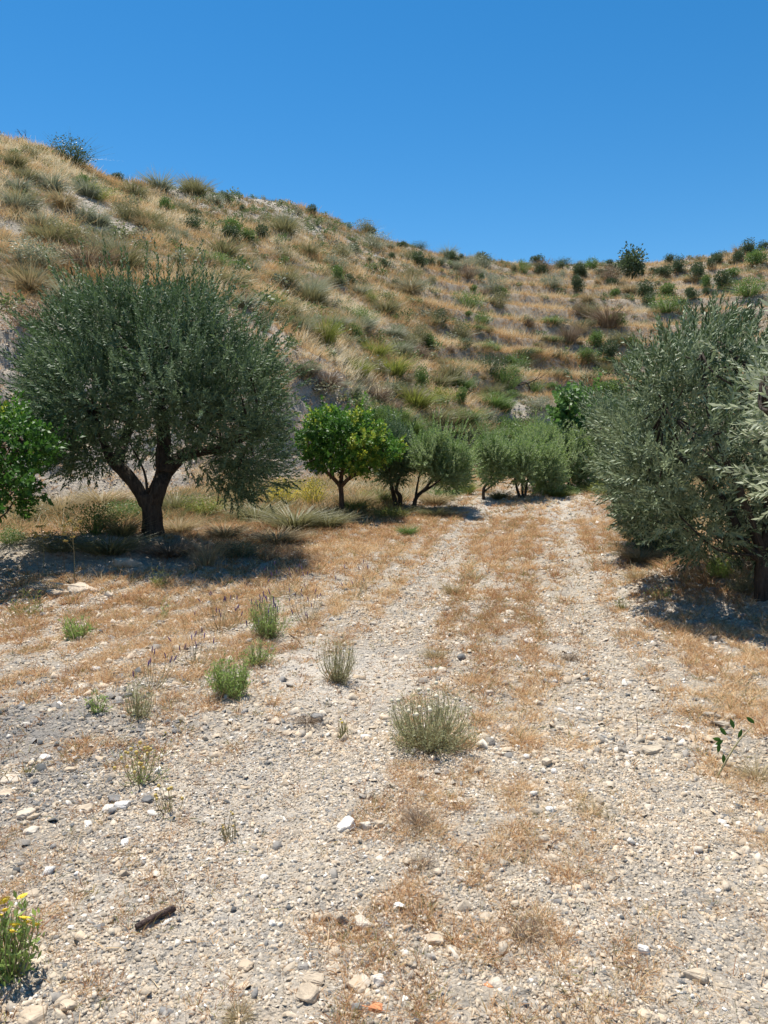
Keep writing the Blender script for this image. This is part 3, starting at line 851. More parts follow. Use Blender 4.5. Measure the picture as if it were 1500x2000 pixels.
small_olive('small dark olive tree with two crooked trunks just right of the citrus tree',
            [(725, 900), (735, 850), (760, 830), (800, 845), (812, 900), (800, 940), (765, 955), (735, 945)], 775, 990,
            [[(777, 991, 0), (770, 970, .1), (765, 950, 0), (760, 920, 0)], [(779, 991, 0), (782, 972, -.1), (774, 955, -.1), (785, 920, 0)]], 26, 1700, M['olive'], hd=.9, rl=.28, sc=.8)
small_olive('small bushy green olive tree with leaning forked trunk, second behind the citrus',
            [(800, 900), (810, 860), (850, 842), (890, 862), (925, 885), (928, 930), (900, 965), (860, 955), (830, 930), (805, 925)], 808, 996,
            [[(808, 997, 0), (812, 975, 0), (830, 955, 0), (850, 930, 0)], [(812, 975, 0), (815, 950, .2), (822, 915, .3)], [(826, 960, 0), (850, 945, -.2), (880, 920, -.3)]], 36, 2600, M['olive_light'], hd=1.1, rl=.30, sc=.8, thick=.06)
small_olive('narrow grey olive tree with thin leaning trunk nearest in the far row',
            [(925, 900), (930, 860), (960, 850), (1000, 868), (1005, 910), (985, 945), (955, 955), (935, 935)], 946, 976,
            [[(946, 977, 0), (945, 955, 0), (958, 935, 0), (965, 900, 0)], [(946, 960, 0), (970, 940, .1), (985, 920, .1)]], 24, 1500, M['olive_light'], hd=.9, rl=.33, sc=.85, v0=.4, thick=.05)
small_olive('grey olive tree with several pale stems, second in the far row',
            [(985, 905), (990, 875), (1020, 860), (1050, 875), (1055, 910), (1045, 945), (1015, 955), (990, 945)], 1022, 972,
            [[(1020, 973, 0), (1010, 955, 0), (1005, 930, 0), (1005, 900, 0)], [(1024, 972, 0), (1028, 950, .1), (1035, 915, .1)], [(1022, 972, 0), (1020, 950, .2), (1022, 910, .2)]], 24, 1500, M['olive_light'], hd=1., rl=.36, sc=.9, thick=.045, v0=.55)
small_olive('low rounded silvery olive tree reaching the grass, third in the far row',
            [(1035, 910), (1040, 880), (1070, 865), (1100, 885), (1108, 925), (1095, 965), (1055, 965), (1038, 950)], 1072, 966,
            [[(1070, 967, 0), (1066, 945, 0), (1062, 920, 0)], [(1074, 967, 0), (1080, 945, .1), (1082, 915, .1)]], 22, 1400, M['olive_light'], hd=1., rl=.38, sc=.95, thick=.045, v0=.7)
small_olive('wide soft green olive tree ending the far row, touching the grass',
            [(1075, 890), (1085, 855), (1130, 838), (1175, 860), (1190, 915), (1175, 958), (1120, 962), (1080, 955)], 1120, 957,
            [[(1118, 958, 0), (1110, 935, 0), (1108, 900, 0)], [(1122, 958, 0), (1135, 935, 0), (1140, 905, 0)]], 26, 1900, M['olive_light'], hd=1.5, rl=.5, sc=1.1, thick=.07, v0=.75)
small_olive('pale green olive crown rising behind the grey olives of the far row',
            [(1005, 880), (1010, 850), (1045, 838), (1090, 842), (1100, 880), (1080, 915), (1030, 915)], 1052, 955,
            [[(1050, 957, 0), (1050, 930, 0), (1048, 890, 0)]], 22, 1500, M['olive_light'], hd=1.5, rl=.5, sc=1.1, thick=.07, v0=.75)

# --- fig behind the right olive
b = at(1160, 925, 27); b[2] = Hs(b[0], b[1]); Y = b[1]; Q = lambda px, py, dy=0.: at(px, py, Y + dy)
tree('fig_tree', 'bright green broad leafed tree partly hidden behind the silvery right hand olives',
     [(1075, 800), (1095, 755), (1120, 745), (1150, 760), (1185, 775), (1210, 800), (1215, 860), (1190, 900), (1130, 885), (1095, 860), (1070, 835)], Y, 1.6, b,
     [([b + [0, 0, -.2], Q(1160, 900), Q(1150, 860), Q(1140, 810)], [.12, .10, .07, .04]), ([Q(1155, 890), Q(1120, 840), Q(1105, 790)], [.07, .05, .02]), ([Q(1155, 880), Q(1190, 840), Q(1195, 800)], [.06, .04, .02])],
     30, .34, 480, (FI_T, FI_F), M['fig'], M['bark'], upb=.3)

# --- right hand olives
b = place(1490, 1168); Y = b[1]; Q = lambda px, py, dy=0.: at(px, py, Y + dy)
tree('olive_tree', 'tall silvery olive tree with several slanting dark stems at the right edge',
     [(1185, 880), (1205, 790), (1230, 705), (1256, 650), (1290, 622), (1325, 630), (1350, 592), (1400, 590), (1440, 612), (1490, 612), (1560, 660), (1640, 720), (1680, 850), (1650, 980), (1560, 1080), (1480, 1110), (1400, 1115), (1330, 1095), (1265, 1050), (1205, 990), (1190, 930)],
     Y + .75, 1.35, b,
     [([b + [0, 0, -.2], Q(1492, 1168), Q(1490, 1120), Q(1492, 1085)], [.10, .085, .07, .065]),
      ([Q(1492, 1095), Q(1460, 1070), Q(1440, 1030, .1), Q(1415, 980, .2), Q(1370, 930, .2), Q(1320, 880, .2), Q(1300, 800, .2)], [.05, .048, .04, .036, .03, .025, .015]),
      ([Q(1492, 1090), Q(1470, 1030), Q(1445, 960, -.1), Q(1410, 880, -.1), Q(1380, 780, 0), Q(1370, 690, 0)], [.05, .045, .04, .035, .025, .012]),
      ([Q(1493, 1090), Q(1500, 1000, .1), Q(1490, 900, .2), Q(1460, 800, .3), Q(1440, 700, .3)], [.05, .045, .04, .03, .015]),
      ([Q(1493, 1090), Q(1540, 1000), Q(1580, 880), Q(1580, 780)], [.05, .04, .03, .015])],
     66, .27, 3700, (OLM_T, OLM_F), M['olive_grey'], M['bark'], sprig=0., edge=.25, upb=.35, scale=.95, wind=(.35, 0, .1), v0=.5, inner=.08, gap=.95)

b = place(1262, 1030); Y = 11.5; b = at(1262, 1010, Y); b[2] = Hs(b[0], b[1]); Q = lambda px, py, dy=0.: at(px, py, Y + dy)
tree('olive_tree', 'lower pale olive tree leaning over the track in front of the bright green tree',
     [(1150, 800), (1170, 765), (1210, 770), (1250, 760), (1300, 780), (1340, 850), (1345, 960), (1340, 1100), (1260, 1085), (1195, 1020), (1165, 930), (1165, 860), (1110, 830), (1108, 800)], Y, 1.4, b,
     [([b + [0, 0, -.2], Q(1265, 1010), Q(1262, 960), Q(1250, 900)], [.08, .07, .055, .04]), ([Q(1262, 970), Q(1225, 920), Q(1200, 860), Q(1170, 810)], [.05, .04, .03, .015]), ([Q(1262, 950), Q(1290, 890), Q(1300, 840)], [.05, .035, .02])],
     46, .27, 2700, (OLM_T, OLM_F), M['olive_grey'], M['bark'], upb=.25, scale=1., wind=(-.2, 0, 0), v0=.6, inner=.12, gap=.9)

b = np.array([2.85, 3.1, 0]); b[2] = Hs(b[0], b[1]); Y = 3.5; Q = lambda px, py, dy=0.: at(px, py, Y + dy)
tree('olive_tree', 'closest olive branches with large pale leaves reaching in at the right edge',
     [(1425, 740), (1470, 715), (1530, 690), (1650, 640), (1900, 640), (2050, 760), (2080, 920), (1950, 1050), (1750, 1060), (1560, 1050), (1490, 1055), (1440, 1000), (1465, 900), (1455, 830), (1410, 790)], Y, .6, b,
     [([b + [0, 0, -.1], b + [0, .02, .5], Q(1850, 1000), Q(1800, 900), Q(1750, 800)], [.08, .07, .06, .05, .03]),
      ([Q(1830, 980), Q(1700, 940), Q(1600, 930), Q(1520, 950)], [.035, .028, .02, .008]),
      ([Q(1800, 900), Q(1650, 830), Q(1550, 770), Q(1490, 740)], [.035, .028, .02, .008])],
     54, .13, 1000, (OLM_T, OLM_F), M['olive_silver'], M['bark'], upb=.25, scale=.62, v0=.95, wind=(-.6, 0, 0))

# --- citrus at the left edge
b = at(-55, 1120, 9.3); b[2] = Hs(b[0], b[1]); Y = b[1]; Q = lambda px, py, dy=0.: at(px, py, Y + dy)
tree('citrus_tree', 'dark green citrus tree cut off by the left edge of the picture',
     [(-260, 840), (-180, 790), (-80, 765), (0, 765), (45, 800), (95, 845), (125, 880), (105, 915), (100, 970), (60, 1025), (-60, 1020), (-180, 1010), (-260, 930)], Y, 1.1, b,
     [([b + [0, 0, -.2], Q(-55, 1120), Q(-60, 1060), Q(-65, 1010)], [.10, .08, .07, .065]), ([Q(-65, 1015), Q(-20, 960), Q(20, 900), Q(30, 850)], [.045, .04, .03, .015]), ([Q(-65, 1015), Q(-100, 950), Q(-120, 850)], [.05, .04, .02]), ([Q(-65, 1010), Q(-60, 900), Q(-50, 800)], [.05, .04, .02])],
     46, .22, 2300, (CI_T, CI_F), M['citrus'], M['bark_red'], upb=.2, scale=.85, v0=.3, gap=.85, inner=.15)

# ------------------------------------------------------------------ shrubs of the hillside
def leafy_dome(n, hgt=1., wid=1., lobes=9, leaf=.07):
    C = []; Rl = []
    for i in range(lobes):
        a = R.uniform(0, 6.28); rr = R.uniform(0, .33) * wid
        C.append([math.cos(a) * rr, math.sin(a) * rr, R.uniform(.22, .66) * hgt * (1 - .5 * rr)]); Rl.append(R.uniform(.17, .32))
    C = np.array(C); Rl = np.array(Rl)
    k = R.integers(0, lobes, n); d = R.normal(size=(n, 3)); d /= np.linalg.norm(d, axis=1, keepdims=True)
    pos = C[k] + d * (Rl[k] * R.uniform(.5, 1.08, n) * (.8 + .4 * R.random(n)))[:, None]
    pos[:, 2] = np.maximum(pos[:, 2], .02)
    q = np.array([[[0, 0, 0], [-.3, .05, .5], [0, 0, 1], [.3, .05, .5]]], float)
    Mx = frame_from(d + R.normal(0, .5, (n, 3)) + [0, 0, .4]) * (leaf * R.uniform(.6, 1.4, n))[:, None, None]
    return instance(q, np.array([[0, 1, 2, 3]], np.int32), np.zeros(n, int), Mx, pos, np.clip(R.normal(.5, .2, n), 0, 1))

def fan_shrub(n, w=.03, lean=.5, spread=.10):
    z = np.zeros(1)
    return blades(z, z, z, np.array([1.]), np.array([w]), np.array([.5]), np.array([spread]), n, .2, lean=lean)

def make_tpl(kind):
    res = []
    for i in range(4):
        if kind == 'dome': g = leafy_dome(2400, lobes=12, leaf=.06)
        elif kind == 'loose':
            g = cat_meshes([leafy_dome(1500, hgt=1.1, wid=1.25, lobes=16, leaf=.045), fan_shrub(160, .014, .55, .14)])
        elif kind == 'fan': g = fan_shrub(520, .022, .55, .14)
        elif kind == 'tussock': g = fan_shrub(420, .030, 1.25, .10)
        res.append(g)
    return res
TPL = {k: make_tpl(k) for k in ('dome', 'loose', 'fan', 'tussock')}
_mc = {}
def shrub_mesh(kind, i, mat):
    key = (kind, i, mat)
    if key not in _mc:
        V, Fc, v = TPL[kind][i]
        me = mesh_np('shrub', V, Fc, v); me.materials.append(M[mat]); _mc[key] = me
    return _mc[key]

NAMES = {'dome': 'shrub', 'loose': 'shrub', 'fan': 'broom_shrub', 'tussock': 'grass_tussock'}
CATS = {'dome': 'shrub', 'loose': 'shrub', 'fan': 'shrub', 'tussock': 'tussock'}
def shrub(kind, mat, px, py, wpx, hpx, label, group='shrubs growing on the hillside'):
    """px,py: foot of the shrub in the photo; size in photo pixels turned to metres at its distance"""
    p = place(px, py); dist = math.hypot(p[0], p[1])
    w = 1.12 * wpx / F * dist; h = 1.08 * hpx / F * dist
    o = bpy.data.objects.new(NAMES[kind], shrub_mesh(kind, int(R.integers(0, 4)), mat)); COL.objects.link(o)
    fw = {'dome': 1.05, 'loose': 1.05, 'fan': 1.15, 'tussock': 1.9}[kind]; fh = {'dome': .92, 'loose': 1.0, 'fan': 1.0, 'tussock': .8}[kind]
    o.location = (p[0], p[1], p[2] - .05 * h)
    o.scale = (w / fw, w / fw, h / fh)
    o.rotation_euler = (0, 0, R.uniform(0, 6.28))
    tag(o, label, CATS[kind], group)
    return o

LIST = [
 ('dome', 'sh_dark', 1232, 548, 72, 60, 'largest dark green bush standing on the skyline at right'),
 ('dome', 'sh_dark', 1262, 583, 40, 34, 'dark bush below and right of the largest skyline bush'),
 ('dome', 'sh_green', 1302, 580, 38, 26, 'green bush beside the dark bush below the skyline'),
 ('dome', 'sh_dark', 1198, 562, 26, 22, 'small dark bush left below the largest skyline bush'),
 ('loose', 'sh_green', 1302, 610, 58, 36, 'wide loose green bush above the tall right olive'),
 ('dome', 'sh_green', 1200, 583, 20, 22, 'small round green bush on the upper terrace'),
 ('dome', 'sh_dark', 1327, 533, 30, 30, 'round dark bush at the left end of the upper right row'),
 ('dome', 'sh_dark', 1363, 545, 34, 32, 'round dark bush, second in the upper right row'),
 ('dome', 'sh_dark', 1387, 526, 20, 20, 'small dark bush behind the upper right row'),
 ('dome', 'sh_dark', 1409, 565, 40, 34, 'dark bush, third in the upper right row'),
 ('dome', 'sh_green', 1378, 563, 22, 26, 'slim green bush left of the third dark bush'),
 ('dome', 'sh_green', 1428, 543, 26, 20, 'low green bush above the third dark bush'),
 ('loose', 'sh_green', 1463, 579, 58, 38, 'broad green bush on the bare slope near the right edge'),
 ('dome', 'sh_dark', 1440, 514, 24, 26, 'dark bush left of the top right pair'),
 ('dome', 'sh_dark', 1463, 495, 30, 26, 'highest dark bush near the top right corner of the hill'),
 ('dome', 'sh_green', 1478, 520, 40, 34, 'broad green bush under the highest right bush'),
 ('dome', 'sh_dark', 1489, 485, 22, 16, 'small bush on the skyline at the right edge'),
 ('loose', 'sh_green', 912, 602, 56, 36, 'wide green bush above the straw terraces'),
 ('loose', 'sh_grey', 962, 572, 42, 40, 'pale grey bush between the green terrace bushes'),
 ('loose', 'sh_olive', 975, 602, 40, 40, 'brownish green bush right of the wide green bush'),
 ('loose', 'sh_grey', 1078, 560, 42, 34, 'grey green bush left of the narrow dark terrace bush'),
 ('dome', 'sh_dark', 1126, 572, 28, 34, 'narrow dark bush on the middle upper terrace'),
 ('loose', 'sh_green', 1020, 535, 28, 28, 'green bush just under the middle skyline'),
 ('dome', 'sh_olive', 1002, 534, 16, 18, 'small olive coloured bush under the middle skyline'),
 ('loose', 'sh_grey', 940, 525, 38, 34, 'grey green bush on the skyline dip'),
 ('loose', 'sh_dark', 858, 632, 42, 34, 'dark brown bush at the left end of the terraces'),
 ('loose', 'sh_green', 938, 636, 40, 32, 'green brown bush at the end of the second terrace'),
 ('loose', 'sh_olive', 898, 664, 46, 40, 'olive brown bush at the left end of the third terrace'),
 ('fan', 'sh_olive', 1150, 622, 36, 40, 'yellowish upright broom on the first straw terrace'),
 ('fan', 'sh_brown', 1187, 638, 56, 56, 'tall brown broom on the first straw terrace'),
 ('fan', 'sh_brown', 1112, 670, 36, 52, 'narrow dark brown broom on the middle terrace'),
 ('dome', 'sh_green', 1165, 680, 36, 32, 'green bush above the cluster of dark terrace bushes'),
 ('loose', 'sh_olive', 1212, 674, 44, 34, 'olive bush beside the tall right olive crown'),
 ('dome', 'sh_green', 1145, 712, 42, 32, 'left green bush of the dark terrace cluster'),
 ('dome', 'sh_dark', 1190, 706, 46, 42, 'right dark bush of the terrace cluster'),
 ('fan', 'sh_olive', 1184, 732, 24, 34, 'thin olive broom under the dark terrace cluster'),
 ('dome', 'sh_green', 825, 756, 34, 44, 'bright rounded green bush on the slope left of the bare tree'),
 ('dome', 'sh_green', 901, 792, 30, 38, 'small rounded green bush above the pale gravel patch'),
 ('fan', 'sh_yellow', 770, 735, 56, 62, 'yellow green broom left of the bright rounded bush'),
 ('fan', 'sh_olive', 880, 745, 50, 56, 'tall loose olive broom right of the bright rounded bush'),
 ('loose', 'sh_dark', 960, 730, 52, 52, 'dusky brown bush left of the bare tree'),
 ('fan', 'sh_olive', 962, 775, 36, 42, 'olive broom below the dusky brown bush'),
 ('loose', 'sh_grey', 1055, 800, 56, 30, 'low grey green bush under the bare tree'),
 ('dome', 'sh_green', 1190, 780, 60, 44, 'green bush between the bright green tree and the terraces'),
 ('fan', 'sh_green', 985, 805, 36, 36, 'green broom above the pale gravel patch'),
 ('loose', 'sh_green', 990, 868, 64, 62, 'large fresh green bush at the foot of the slope'),
 ('tussock', 'sh_grey', 950, 822, 46, 36, 'pale grey tussock left of the pale gravel patch'),
 ('tussock', 'sh_brown', 1030, 838, 38, 28, 'brown tussock below the pale gravel patch'),
 ('fan', 'sh_yellow', 634, 672, 50, 76, 'tall yellow green broom standing on the slope above the eroded bank'),
 ('dome', 'sh_green', 659, 556, 30, 38, 'small dark green bush in the middle of the left slope'),
 ('loose', 'sh_yellow', 724, 592, 30, 28, 'yellow green bush right of the small dark green bush'),
 ('loose', 'sh_green', 705, 630, 60, 34, 'wide olive green bush in the hollow of the slope'),
 ('loose', 'sh_olive', 822, 672, 44, 46, 'olive bush in the middle of the slope'),
 ('dome', 'sh_green', 835, 678, 22, 26, 'small green bush touching the olive bush in the middle of the slope'),
 ('loose', 'sh_olive', 797, 678, 46, 34, 'low olive bush beside the middle slope bushes'),
 ('loose', 'sh_brown', 820, 700, 40, 30, 'dry brown bush under the middle slope bushes'),
 ('dome', 'sh_green', 455, 464, 46, 36, 'dark green bush high on the left slope'),
 ('dome', 'sh_green', 487, 472, 30, 26, 'low green bush joined to the dark green one high on the left slope'),
 ('loose', 'sh_olive', 565, 540, 32, 28, 'olive bush below the green pair on the left slope'),
 ('dome', 'sh_green', 322, 414, 28, 28, 'small dark round bush under the left skyline'),
 ('loose', 'sh_olive', 316, 458, 46, 34, 'olive bush below the small dark round bush'),
 ('fan', 'sh_grey', 312, 372, 50, 40, 'grey upright broom on the left skyline'),
 ('loose', 'sh_dark', 140, 322, 70, 48, 'largest dusky bush on the left skyline'),
 ('dome', 'sh_green', 160, 372, 36, 28, 'green bush below the largest left skyline bush'),
 ('loose', 'sh_yellow', 190, 390, 44, 30, 'yellow green bush beside the bare gravel streak'),
 ('dome', 'sh_dark', 229, 335, 22, 16, 'small bush on the left skyline right of the dusky bush'),
 ('loose', 'sh_olive', 245, 430, 44, 50, 'tall olive bush right of the gravel streak'),
 ('loose', 'sh_olive', 272, 392, 34, 24, 'low olive bush near the left skyline'),
 ('loose', 'sh_olive', 55, 304, 36, 22, 'low olive bush on the left skyline near the corner'),
 ('tussock', 'sh_grey', 30, 408, 80, 46, 'wide grey tussock at the left edge of the slope'),
 ('tussock', 'sh_grey', 85, 445, 70, 40, 'grey green tussock right of the wide left one'),
 ('tussock', 'sh_grey', 190, 440, 70, 40, 'grey tussock under the gravel streak'),
 ('fan', 'sh_olive', 240, 530, 80, 80, 'large olive green broom just above the big olive crown'),
 ('fan', 'sh_brown', 170, 530, 90, 66, 'reddish brown dry bush left above the big olive'),
 ('loose', 'sh_grey', 60, 520, 100, 50, 'wide grey green bush at the left above the eroded bank'),
 ('tussock', 'sh_straw', 60, 570, 90, 60, 'straw tussock at the top of the left bank'),
 ('loose', 'sh_brown', 60, 640, 90, 50, 'rusty dry bush hanging over the left bank'),
 ('tussock', 'sh_grey', 130, 590, 90, 60, 'dark grey tussock left of the big olive crown'),
 ('tussock', 'sh_olive', 455, 560, 90, 50, 'long olive tussock right of the big olive crown'),
 ('tussock', 'sh_grey', 475, 600, 80, 40, 'low grey tussock on the edge above the gravel'),
 ('loose', 'sh_dark', 510, 640, 44, 36, 'brown bush at the end of the gravel edge'),
 ('tussock', 'sh_brown', 640, 760, 70, 60, 'brown tussock hanging over the eroded bank'),
 ('tussock', 'sh_brown', 600, 735, 56, 50, 'dark tussock at the top left of the eroded bank'),
 ('tussock', 'sh_brown', 740, 790, 56, 60, 'rounded brown tussock right of the eroded bank'),
 ('tussock', 'sh_brown', 765, 808, 56, 44, 'low brown tussock at the foot of the rounded one'),
 ('tussock', 'sh_grey', 690, 775, 50, 40, 'grey tussock in the middle of the eroded bank'),
 ('fan', 'sh_green', 735, 818, 44, 40, 'green broom between the eroded bank and the citrus crown'),
 ('fan', 'sh_yellow', 810, 800, 70, 56, 'yellow green broom above the small olives'),
 ('fan', 'sh_olive', 850, 830, 60, 50, 'olive broom behind the bushy small olive'),
 ('fan', 'sh_grey', 600, 640, 44, 40, 'grey broom on the upper left slope edge'),
 ('loose', 'sh_grey', 728, 488, 52, 38, 'grey green bush on the falling skyline'),
 ('loose', 'sh_grey', 650, 524, 44, 34, 'grey bush below the falling skyline'),
 ('loose', 'sh_grey', 672, 500, 44, 28, 'grey green bush left of the falling skyline bush'),
 ('fan', 'sh_olive', 604, 500, 34, 34, 'olive broom on the stony part of the slope'),
 ('dome', 'sh_dark', 610, 422, 24, 22, 'small dark bush on the stony skyline'),
 ('dome', 'sh_dark', 388, 358, 18, 10, 'tiny bush on the stony skyline'),
 ('loose', 'sh_dark', 818, 476, 30, 14, 'low dark bush on the middle skyline'),
 ('loose', 'sh_dark', 1100, 515, 30, 16, 'low dark bush on the skyline left of the largest one'),
 ('loose', 'sh_olive', 555, 508, 40, 28, 'olive bush among grass on the stony slope'),
 ('loose', 'sh_green', 840, 905, 20, 16, 'little green bush under the bushy small olive'),
]
LIST = LIST[:-1]
for it in LIST: shrub(*it)

# many lesser shrubs, told apart only by kind and slope
REG = [('on the stony left slope', (330, 360, 900, 560), 60, [('dome', 'sh_dark', 'small dark bush'), ('tussock', 'sh_grey', 'small grey tussock'), ('loose', 'sh_olive', 'small olive coloured bush')], (12, 26)),
       ('on the grassy slope above the big olive', (0, 290, 560, 560), 52, [('tussock', 'sh_straw', 'straw coloured tussock'), ('fan', 'sh_olive', 'low olive green broom'), ('tussock', 'sh_grey', 'pale grey tussock')], (18, 40)),
       ('in the grass of the terraces', (830, 530, 1260, 780), 48, [('dome', 'sh_green', 'little green bush'), ('loose', 'sh_brown', 'little brown bush'), ('tussock', 'sh_straw', 'little straw tussock')], (12, 26)),
       ('along the far skyline', (820, 495, 1300, 550), 36, [('dome', 'sh_dark', 'tiny dark bush'), ('loose', 'sh_grey', 'tiny grey bush')], (10, 22)),
       ('on the slope between the broom and the terraces', (560, 560, 860, 760), 40, [('fan', 'sh_olive', 'loose olive broom'), ('tussock', 'sh_straw', 'pale straw tussock'), ('fan', 'sh_grey', 'wispy grey broom')], (18, 38)),
       ('on the lower slope behind the small olives', (740, 720, 1060, 880), 50, [('fan', 'sh_green', 'fresh green broom'), ('tussock', 'sh_straw', 'faded straw tussock'), ('fan', 'sh_olive', 'olive tinted broom'), ('loose', 'sh_green', 'soft green bush')], (18, 38)),
       ('on the slope above the tall right olive', (1260, 490, 1500, 640), 22, [('dome', 'sh_dark', 'small dark green bush'), ('tussock', 'sh_straw', 'dry tussock')], (9, 20))]
_used = {}
def near_label(lb, px, py, where):
    """lesser shrubs are told apart by the larger shrub they grow next to"""
    order = sorted(LIST, key=lambda q: (q[2] - px) ** 2 + (q[3] - q[5] / 2 - py) ** 2)
    for q in order[:9]:
        dx, dy = px - q[2], py - (q[3] - q[5] * .5)
        dirs = [('right of' if dx > 0 else 'left of') if abs(dx) > abs(dy) else ('below' if dy > 0 else 'above')]
        for d in dirs:
            t = lb + ' ' + d + ' the ' + q[6].replace('largest ', 'largest ')
            if len(t.split()) <= 16 and t not in _used:
                _used[t] = 1; return t
    return None
for zz_, (x0_, x1_), ys in ((0, (860, 1230), (640, 668, 700, 733, 765)),):
    for yi, y_ in enumerate(ys):
        for k_ in range(8):
            px = R.uniform(x0_, x1_); best = None
            for dy in np.linspace(-16, 16, 17):              # the foot of the nearest terrace wall
                p = place(px, y_ + dy); f_ = float(H(p[0], p[1], True)[1])
                if best is None or abs(f_ - .42) < best[0]: best = (abs(f_ - .42), y_ + dy)
            nm_ = ('highest', 'second', 'third', 'fourth', 'lowest')[yi]
            shrub('loose', ('sh_green', 'sh_dark', 'sh_olive')[k_ % 3], px, best[1] + 3, R.uniform(18, 46), R.uniform(8, 18), near_label('low scrub', px, best[1], '') or 'low scrub along the foot of the ' + nm_ + ' terrace wall', group='low scrub along the ' + nm_ + ' terrace wall')
for where, (x0, y0, x1, y1), n, kinds, (s0, s1) in REG:
    k = 0; tries = 0
    while k < n and tries < n * 12:
        tries += 1
        kd, mt, lb = kinds[int(R.integers(len(kinds)))]
        px = R.uniform(x0, x1); py = R.uniform(y0, y1)
        s = s0 + (s1 * 1.25 - s0) * R.random() ** 1.4
        if vnoise(px / 28. + 9, py / 14. + 3) < .35 + .3 * R.random(): continue
        p = place(px, py); rr = math.hypot(p[0], p[1])
        if rr > np.interp(math.atan2(p[0], p[1]), _fa, fRC) + 4: continue
        qx, qy = project(p[0], p[1], p[2])
        if abs(qy - py) > 6: continue                      # that pixel is sky
        t = near_label(lb, px, py, where) or (lb + ' ' + where)
        shrub(kd, mt, px, py, s * 1.3, s, t, group=(lb + 's').replace('bushs', 'bushes') + ' ' + where)
        k += 1

def build_scrub():
    q = [leafy_dome(150, leaf=.12, lobes=6) for _ in range(6)]
    parts = []
    n = 7500
    x, y = polar_points(n, 22, 122, -.62, .62)
    a = np.arctan2(x, y); r = np.hypot(x, y)
    keep = (r > np.interp(a, _fa, fRB) - 2) & (r < np.interp(a, _fa, fRC) + 1) & (fbm(x + 8, y + 2, 4.5, 3) > .46 - .10 * np.exp(-((a - .02) / .16) ** 2) * (r < 62))
    x, y = x[keep], y[keep]; z = H(x, y)
    for i in range(min(len(x), 3200)):
        V, Fc, v = q[i % 6]; t = R.uniform(0, 6.28); w = R.uniform(.4, 1.0) + .9 * R.random() ** 4; h = w * R.uniform(.4, .75)
        c, s_ = math.cos(t) * w, math.sin(t) * w
        W = V @ np.array([[c, s_, 0], [-s_, c, 0], [0, 0, h]]) + [x[i], y[i], z[i] - .04]
        parts.append((W, Fc, np.clip(v * .4 + R.random() * .7, 0, 1)))
    V, Fc, v = cat_meshes(parts)
    tag(link('low_scrub', mesh_np('low_scrub', V, Fc, v), M['sh_mix']), 'countless low grey green scrub cushions scattered through the hillside grass', 'scrub', kind='stuff')
build_scrub()

# weeds at the foot of the slope and under the trees
LIST2 = [('loose', 'sh_green', 745, 850, 70, 60, 'fresh green bush rising behind the citrus crown'),
         ('loose', 'sh_green', 700, 800, 60, 34, 'green bush against the eroded bank above the citrus crown'),
         ('fan', 'sh_green', 800, 850, 60, 50, 'green broom between citrus and the bushy small olive'),
         ('loose', 'sh_dark', 905, 870, 50, 50, 'dark green bush filling the gap left of the grey olives'),
         ('loose', 'sh_green', 880, 900, 50, 46, 'green bush close behind the bushy small olive'),
         ('loose', 'sh_green', 930, 845, 46, 40, 'leafy bush above the gap left of the grey olives'),
         ('loose', 'sh_green', 1040, 858, 60, 40, 'green bush directly above the far olive row'),
         ('loose', 'sh_yellow', 1085, 850, 44, 30, 'yellow green bush above the end of the far olive row'),
         ('fan', 'sh_yellow', 700, 735, 46, 46, 'yellow green broom above the rounded brown tussock'),
         ('loose', 'sh_yellow', 860, 790, 46, 40, 'yellow green bush between the two rounded green bushes'),
         ('loose', 'sh_dark', 780, 770, 40, 34, 'dark bush below the tall yellow green broom'),
         ('fan', 'sh_yellow', 735, 700, 50, 50, 'yellow green broom on the rise left of centre'),
         ('dome', 'sh_green', 690, 660, 36, 30, 'green bush right of the tall yellow green broom'),
         ('loose', 'sh_dark', 905, 830, 50, 34, 'dark bush below the small rounded green bush'),
         ('loose', 'sh_green', 1135, 800, 50, 34, 'green bush left above the bright broad leafed tree'),
         ('loose', 'sh_dark', 1020, 700, 40, 20, 'dark low bush on the terraces above the bare tree'),
         ('loose', 'sh_green', 530, 600, 60, 30, 'green bush on the slope right above the big olive'),
         ('loose', 'sh_green', 420, 520, 60, 28, 'green bush above the right shoulder of the big olive'),
         ('loose', 'sh_dark', 380, 440, 40, 24, 'dark bush between the left skyline and the big olive'),
         ('fan', 'sh_olive', 560, 620, 50, 40, 'olive broom near the right edge of the gravel streak'),
         ('loose', 'sh_olive', 130, 470, 90, 40, 'olive scrub patch high above the left of the big olive')]
for it in LIST2: shrub(*it)
